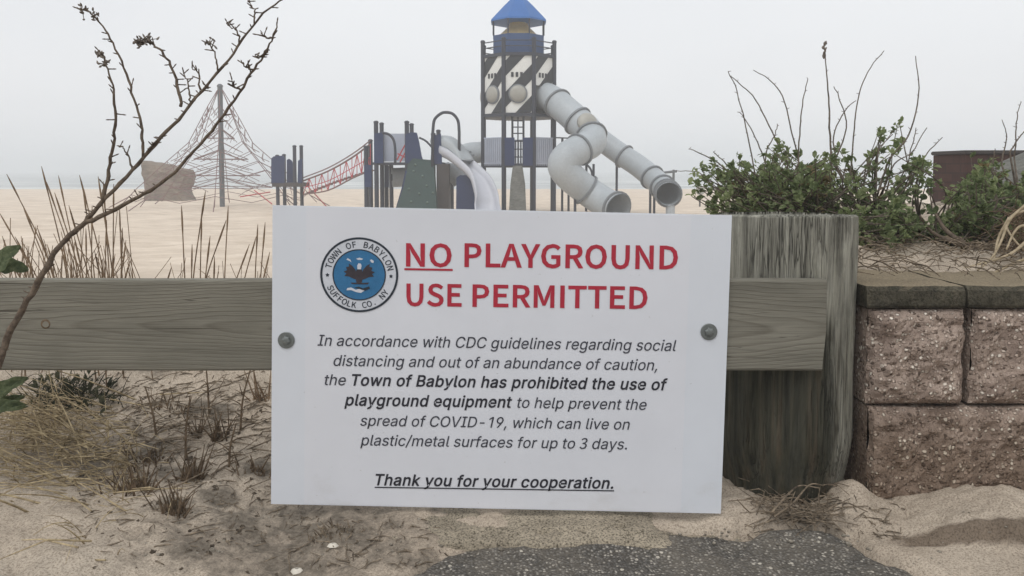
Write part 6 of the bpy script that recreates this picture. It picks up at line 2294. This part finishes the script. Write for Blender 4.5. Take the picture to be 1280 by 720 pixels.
# dead root tangle at the foot of the pile
rnd = random.Random(41)
b = MB()
for k in range(150):
    px, py = rnd.gauss(1000, 30), rnd.gauss(640, 13)
    p = gpos(px, min(668, py)) + Vector((0, 0, rnd.uniform(0, 0.018)))
    d = Vector((rnd.gauss(0, 1), rnd.gauss(0, 0.6), rnd.gauss(0.1, 0.25))).normalized()
    L = rnd.uniform(0.03, 0.11)
    b.tube([p - d * L / 2, p + Vector((rnd.gauss(0, 0.006), rnd.gauss(0, 0.006), 0.006)), p + d * L / 2], [0.001, 0.0014, 0.0006], 4)
for pts in ([(965, 640, 1.56), (985, 618, 1.57), (1000, 607, 1.58), (1024, 610, 1.58)], [(968, 646, 1.56), (992, 628, 1.57), (1012, 606, 1.58), (1030, 607, 1.6)], [(1030, 640, 1.54), (1055, 628, 1.56), (1085, 640, 1.55)]):
    b.tube(catmull([P(*p) for p in pts], 5), [0.0024, 0.0012], 5)
tag(b.build('dead_roots', M['litter']), 'brown tangle of dead roots and twigs at the foot of the wooden post', 'roots')

# litter, pebbles and shell scatter
def bedpos(px, py):
    Y_ = 1.75
    for _ in range(300):
        p = P(px, py, Y_)
        if p.z <= cz1 + 0.02 + 0.03 * sstep(1.9, 2.2, Y_):
            break
        Y_ += 0.01
    return p


b = MB()
for k in range(900):
    u = rnd.random()
    if u < 0.62:
        px, py = rnd.uniform(95, 420), rnd.triangular(466, 718, 600)
    elif u < 0.8:
        px, py = rnd.uniform(60, 340), rnd.uniform(464, 540)
    elif u < 0.9:
        px, py = rnd.uniform(360, 560), rnd.uniform(650, 710)
    else:
        px, py = rnd.uniform(930, 1130), rnd.uniform(630, 680)
    p = gpos(px, py)
    an = rnd.uniform(0, math.pi)
    d = Vector((math.cos(an), math.sin(an), rnd.gauss(0, 0.15)))
    L = rnd.uniform(0.006, 0.045) * (1 if rnd.random() < 0.85 else 2)
    r = rnd.uniform(0.0006, 0.0017)
    b.tube([p - d * L / 2 + Vector((0, 0, 0.002)), p + Vector((rnd.gauss(0, 0.003), rnd.gauss(0, 0.003), 0.004)), p + d * L / 2 + Vector((0, 0, 0.002))], [r * 0.7, r, r * 0.5], 4)
for k in range(130):
    px, py = rnd.uniform(150, 338), rnd.triangular(464, 620, 500)
    p = gpos(px, py)
    an = rnd.gauss(0, 0.7)
    d = Vector((math.cos(an), math.sin(an), rnd.uniform(-0.05, 0.5)))
    L = rnd.uniform(0.05, 0.16)
    r = rnd.uniform(0.0010, 0.0022)
    b.tube([p - d * L * 0.3, p + Vector((rnd.gauss(0, 0.006), 0, 0.008)), p + d * L * 0.7], [r, r, r * 0.5], 4)
tag(b.build('plant_litter', M['litter']), 'scattered dead twigs and straw on the sand', kind='stuff')
b = MB()
for k in range(520):
    if k % 2:
        continue
    px, py = rnd.uniform(1072, 1290), rnd.triangular(292, 352, 312)
    p = bedpos(px, py) + Vector((0, 0, 0.006))
    an = rnd.uniform(0, math.pi)
    d = Vector((math.cos(an), math.sin(an), rnd.gauss(0, 0.25)))
    L = rnd.uniform(0.015, 0.09)
    r = rnd.uniform(0.0008, 0.0022)
    b.tube([p - d * L / 2, p + Vector((rnd.gauss(0, 0.006), rnd.gauss(0, 0.006), 0.008)), p + d * L / 2], [r * 0.7, r, r * 0.5], 4)
tag(b.build('bed_litter', M['litter']), 'dead twigs and roots strewn under the shrubs behind the cap stones', kind='stuff')
b = MB()
for k in range(520):
    u = rnd.random()
    if u < 0.5:
        px, py = rnd.uniform(180, 560), rnd.triangular(560, 719, 690)
    elif u < 0.85:
        px, py = rnd.uniform(500, 1150), rnd.uniform(655, 719)
    else:
        px, py = rnd.uniform(900, 1280), rnd.uniform(620, 719)
    p = gpos(px, py)
    s_ = rnd.uniform(0.0012, 0.0042) * (1 if rnd.random() < 0.93 else 1.8)
    p.z = max(p.z, 0.526 if path_in(p.x, p.y) > 0.6 else p.z)
    prof = [(0.3 * s_, -0.5 * s_), (0.9 * s_, -0.15 * s_), (0.95 * s_, 0.2 * s_), (0.5 * s_, 0.55 * s_)]
    b.lathe(p, prof, 6, Vector((rnd.gauss(0, 0.3), rnd.gauss(0, 0.3), 1)))
tag(b.build('pebbles', M['pebble'], smooth=True), 'small pebbles and grit on sand and asphalt', kind='stuff')
for (px, py, s_, lab) in ((416, 683, 0.010, 'round white shell on the dirt below the sign corner'), (371, 716, 0.013, 'broken white shell piece at the bottom edge left of the asphalt')):
    b = MB()
    p = gpos(px, py)
    pv = []
    for i in range(5):
        for j in range(14):
            an = 2 * math.pi * j / 14
            r_ = s_ * (0.2 + 0.8 * i / 4) * (1 + 0.06 * math.cos(an * 7))
            pv.append(p + Vector((r_ * math.cos(an) * 1.1, r_ * math.sin(an) * 0.85, s_ * 0.55 * (1 - (i / 4) ** 2) + 0.001)))
    b.add(pv, [(i * 14 + j, i * 14 + (j + 1) % 14, (i + 1) * 14 + (j + 1) % 14, (i + 1) * 14 + j) for i in range(4) for j in range(14)] + [tuple(range(14))])
    tag(b.build('seashell', M['shell'], smooth=True), lab, 'shell')
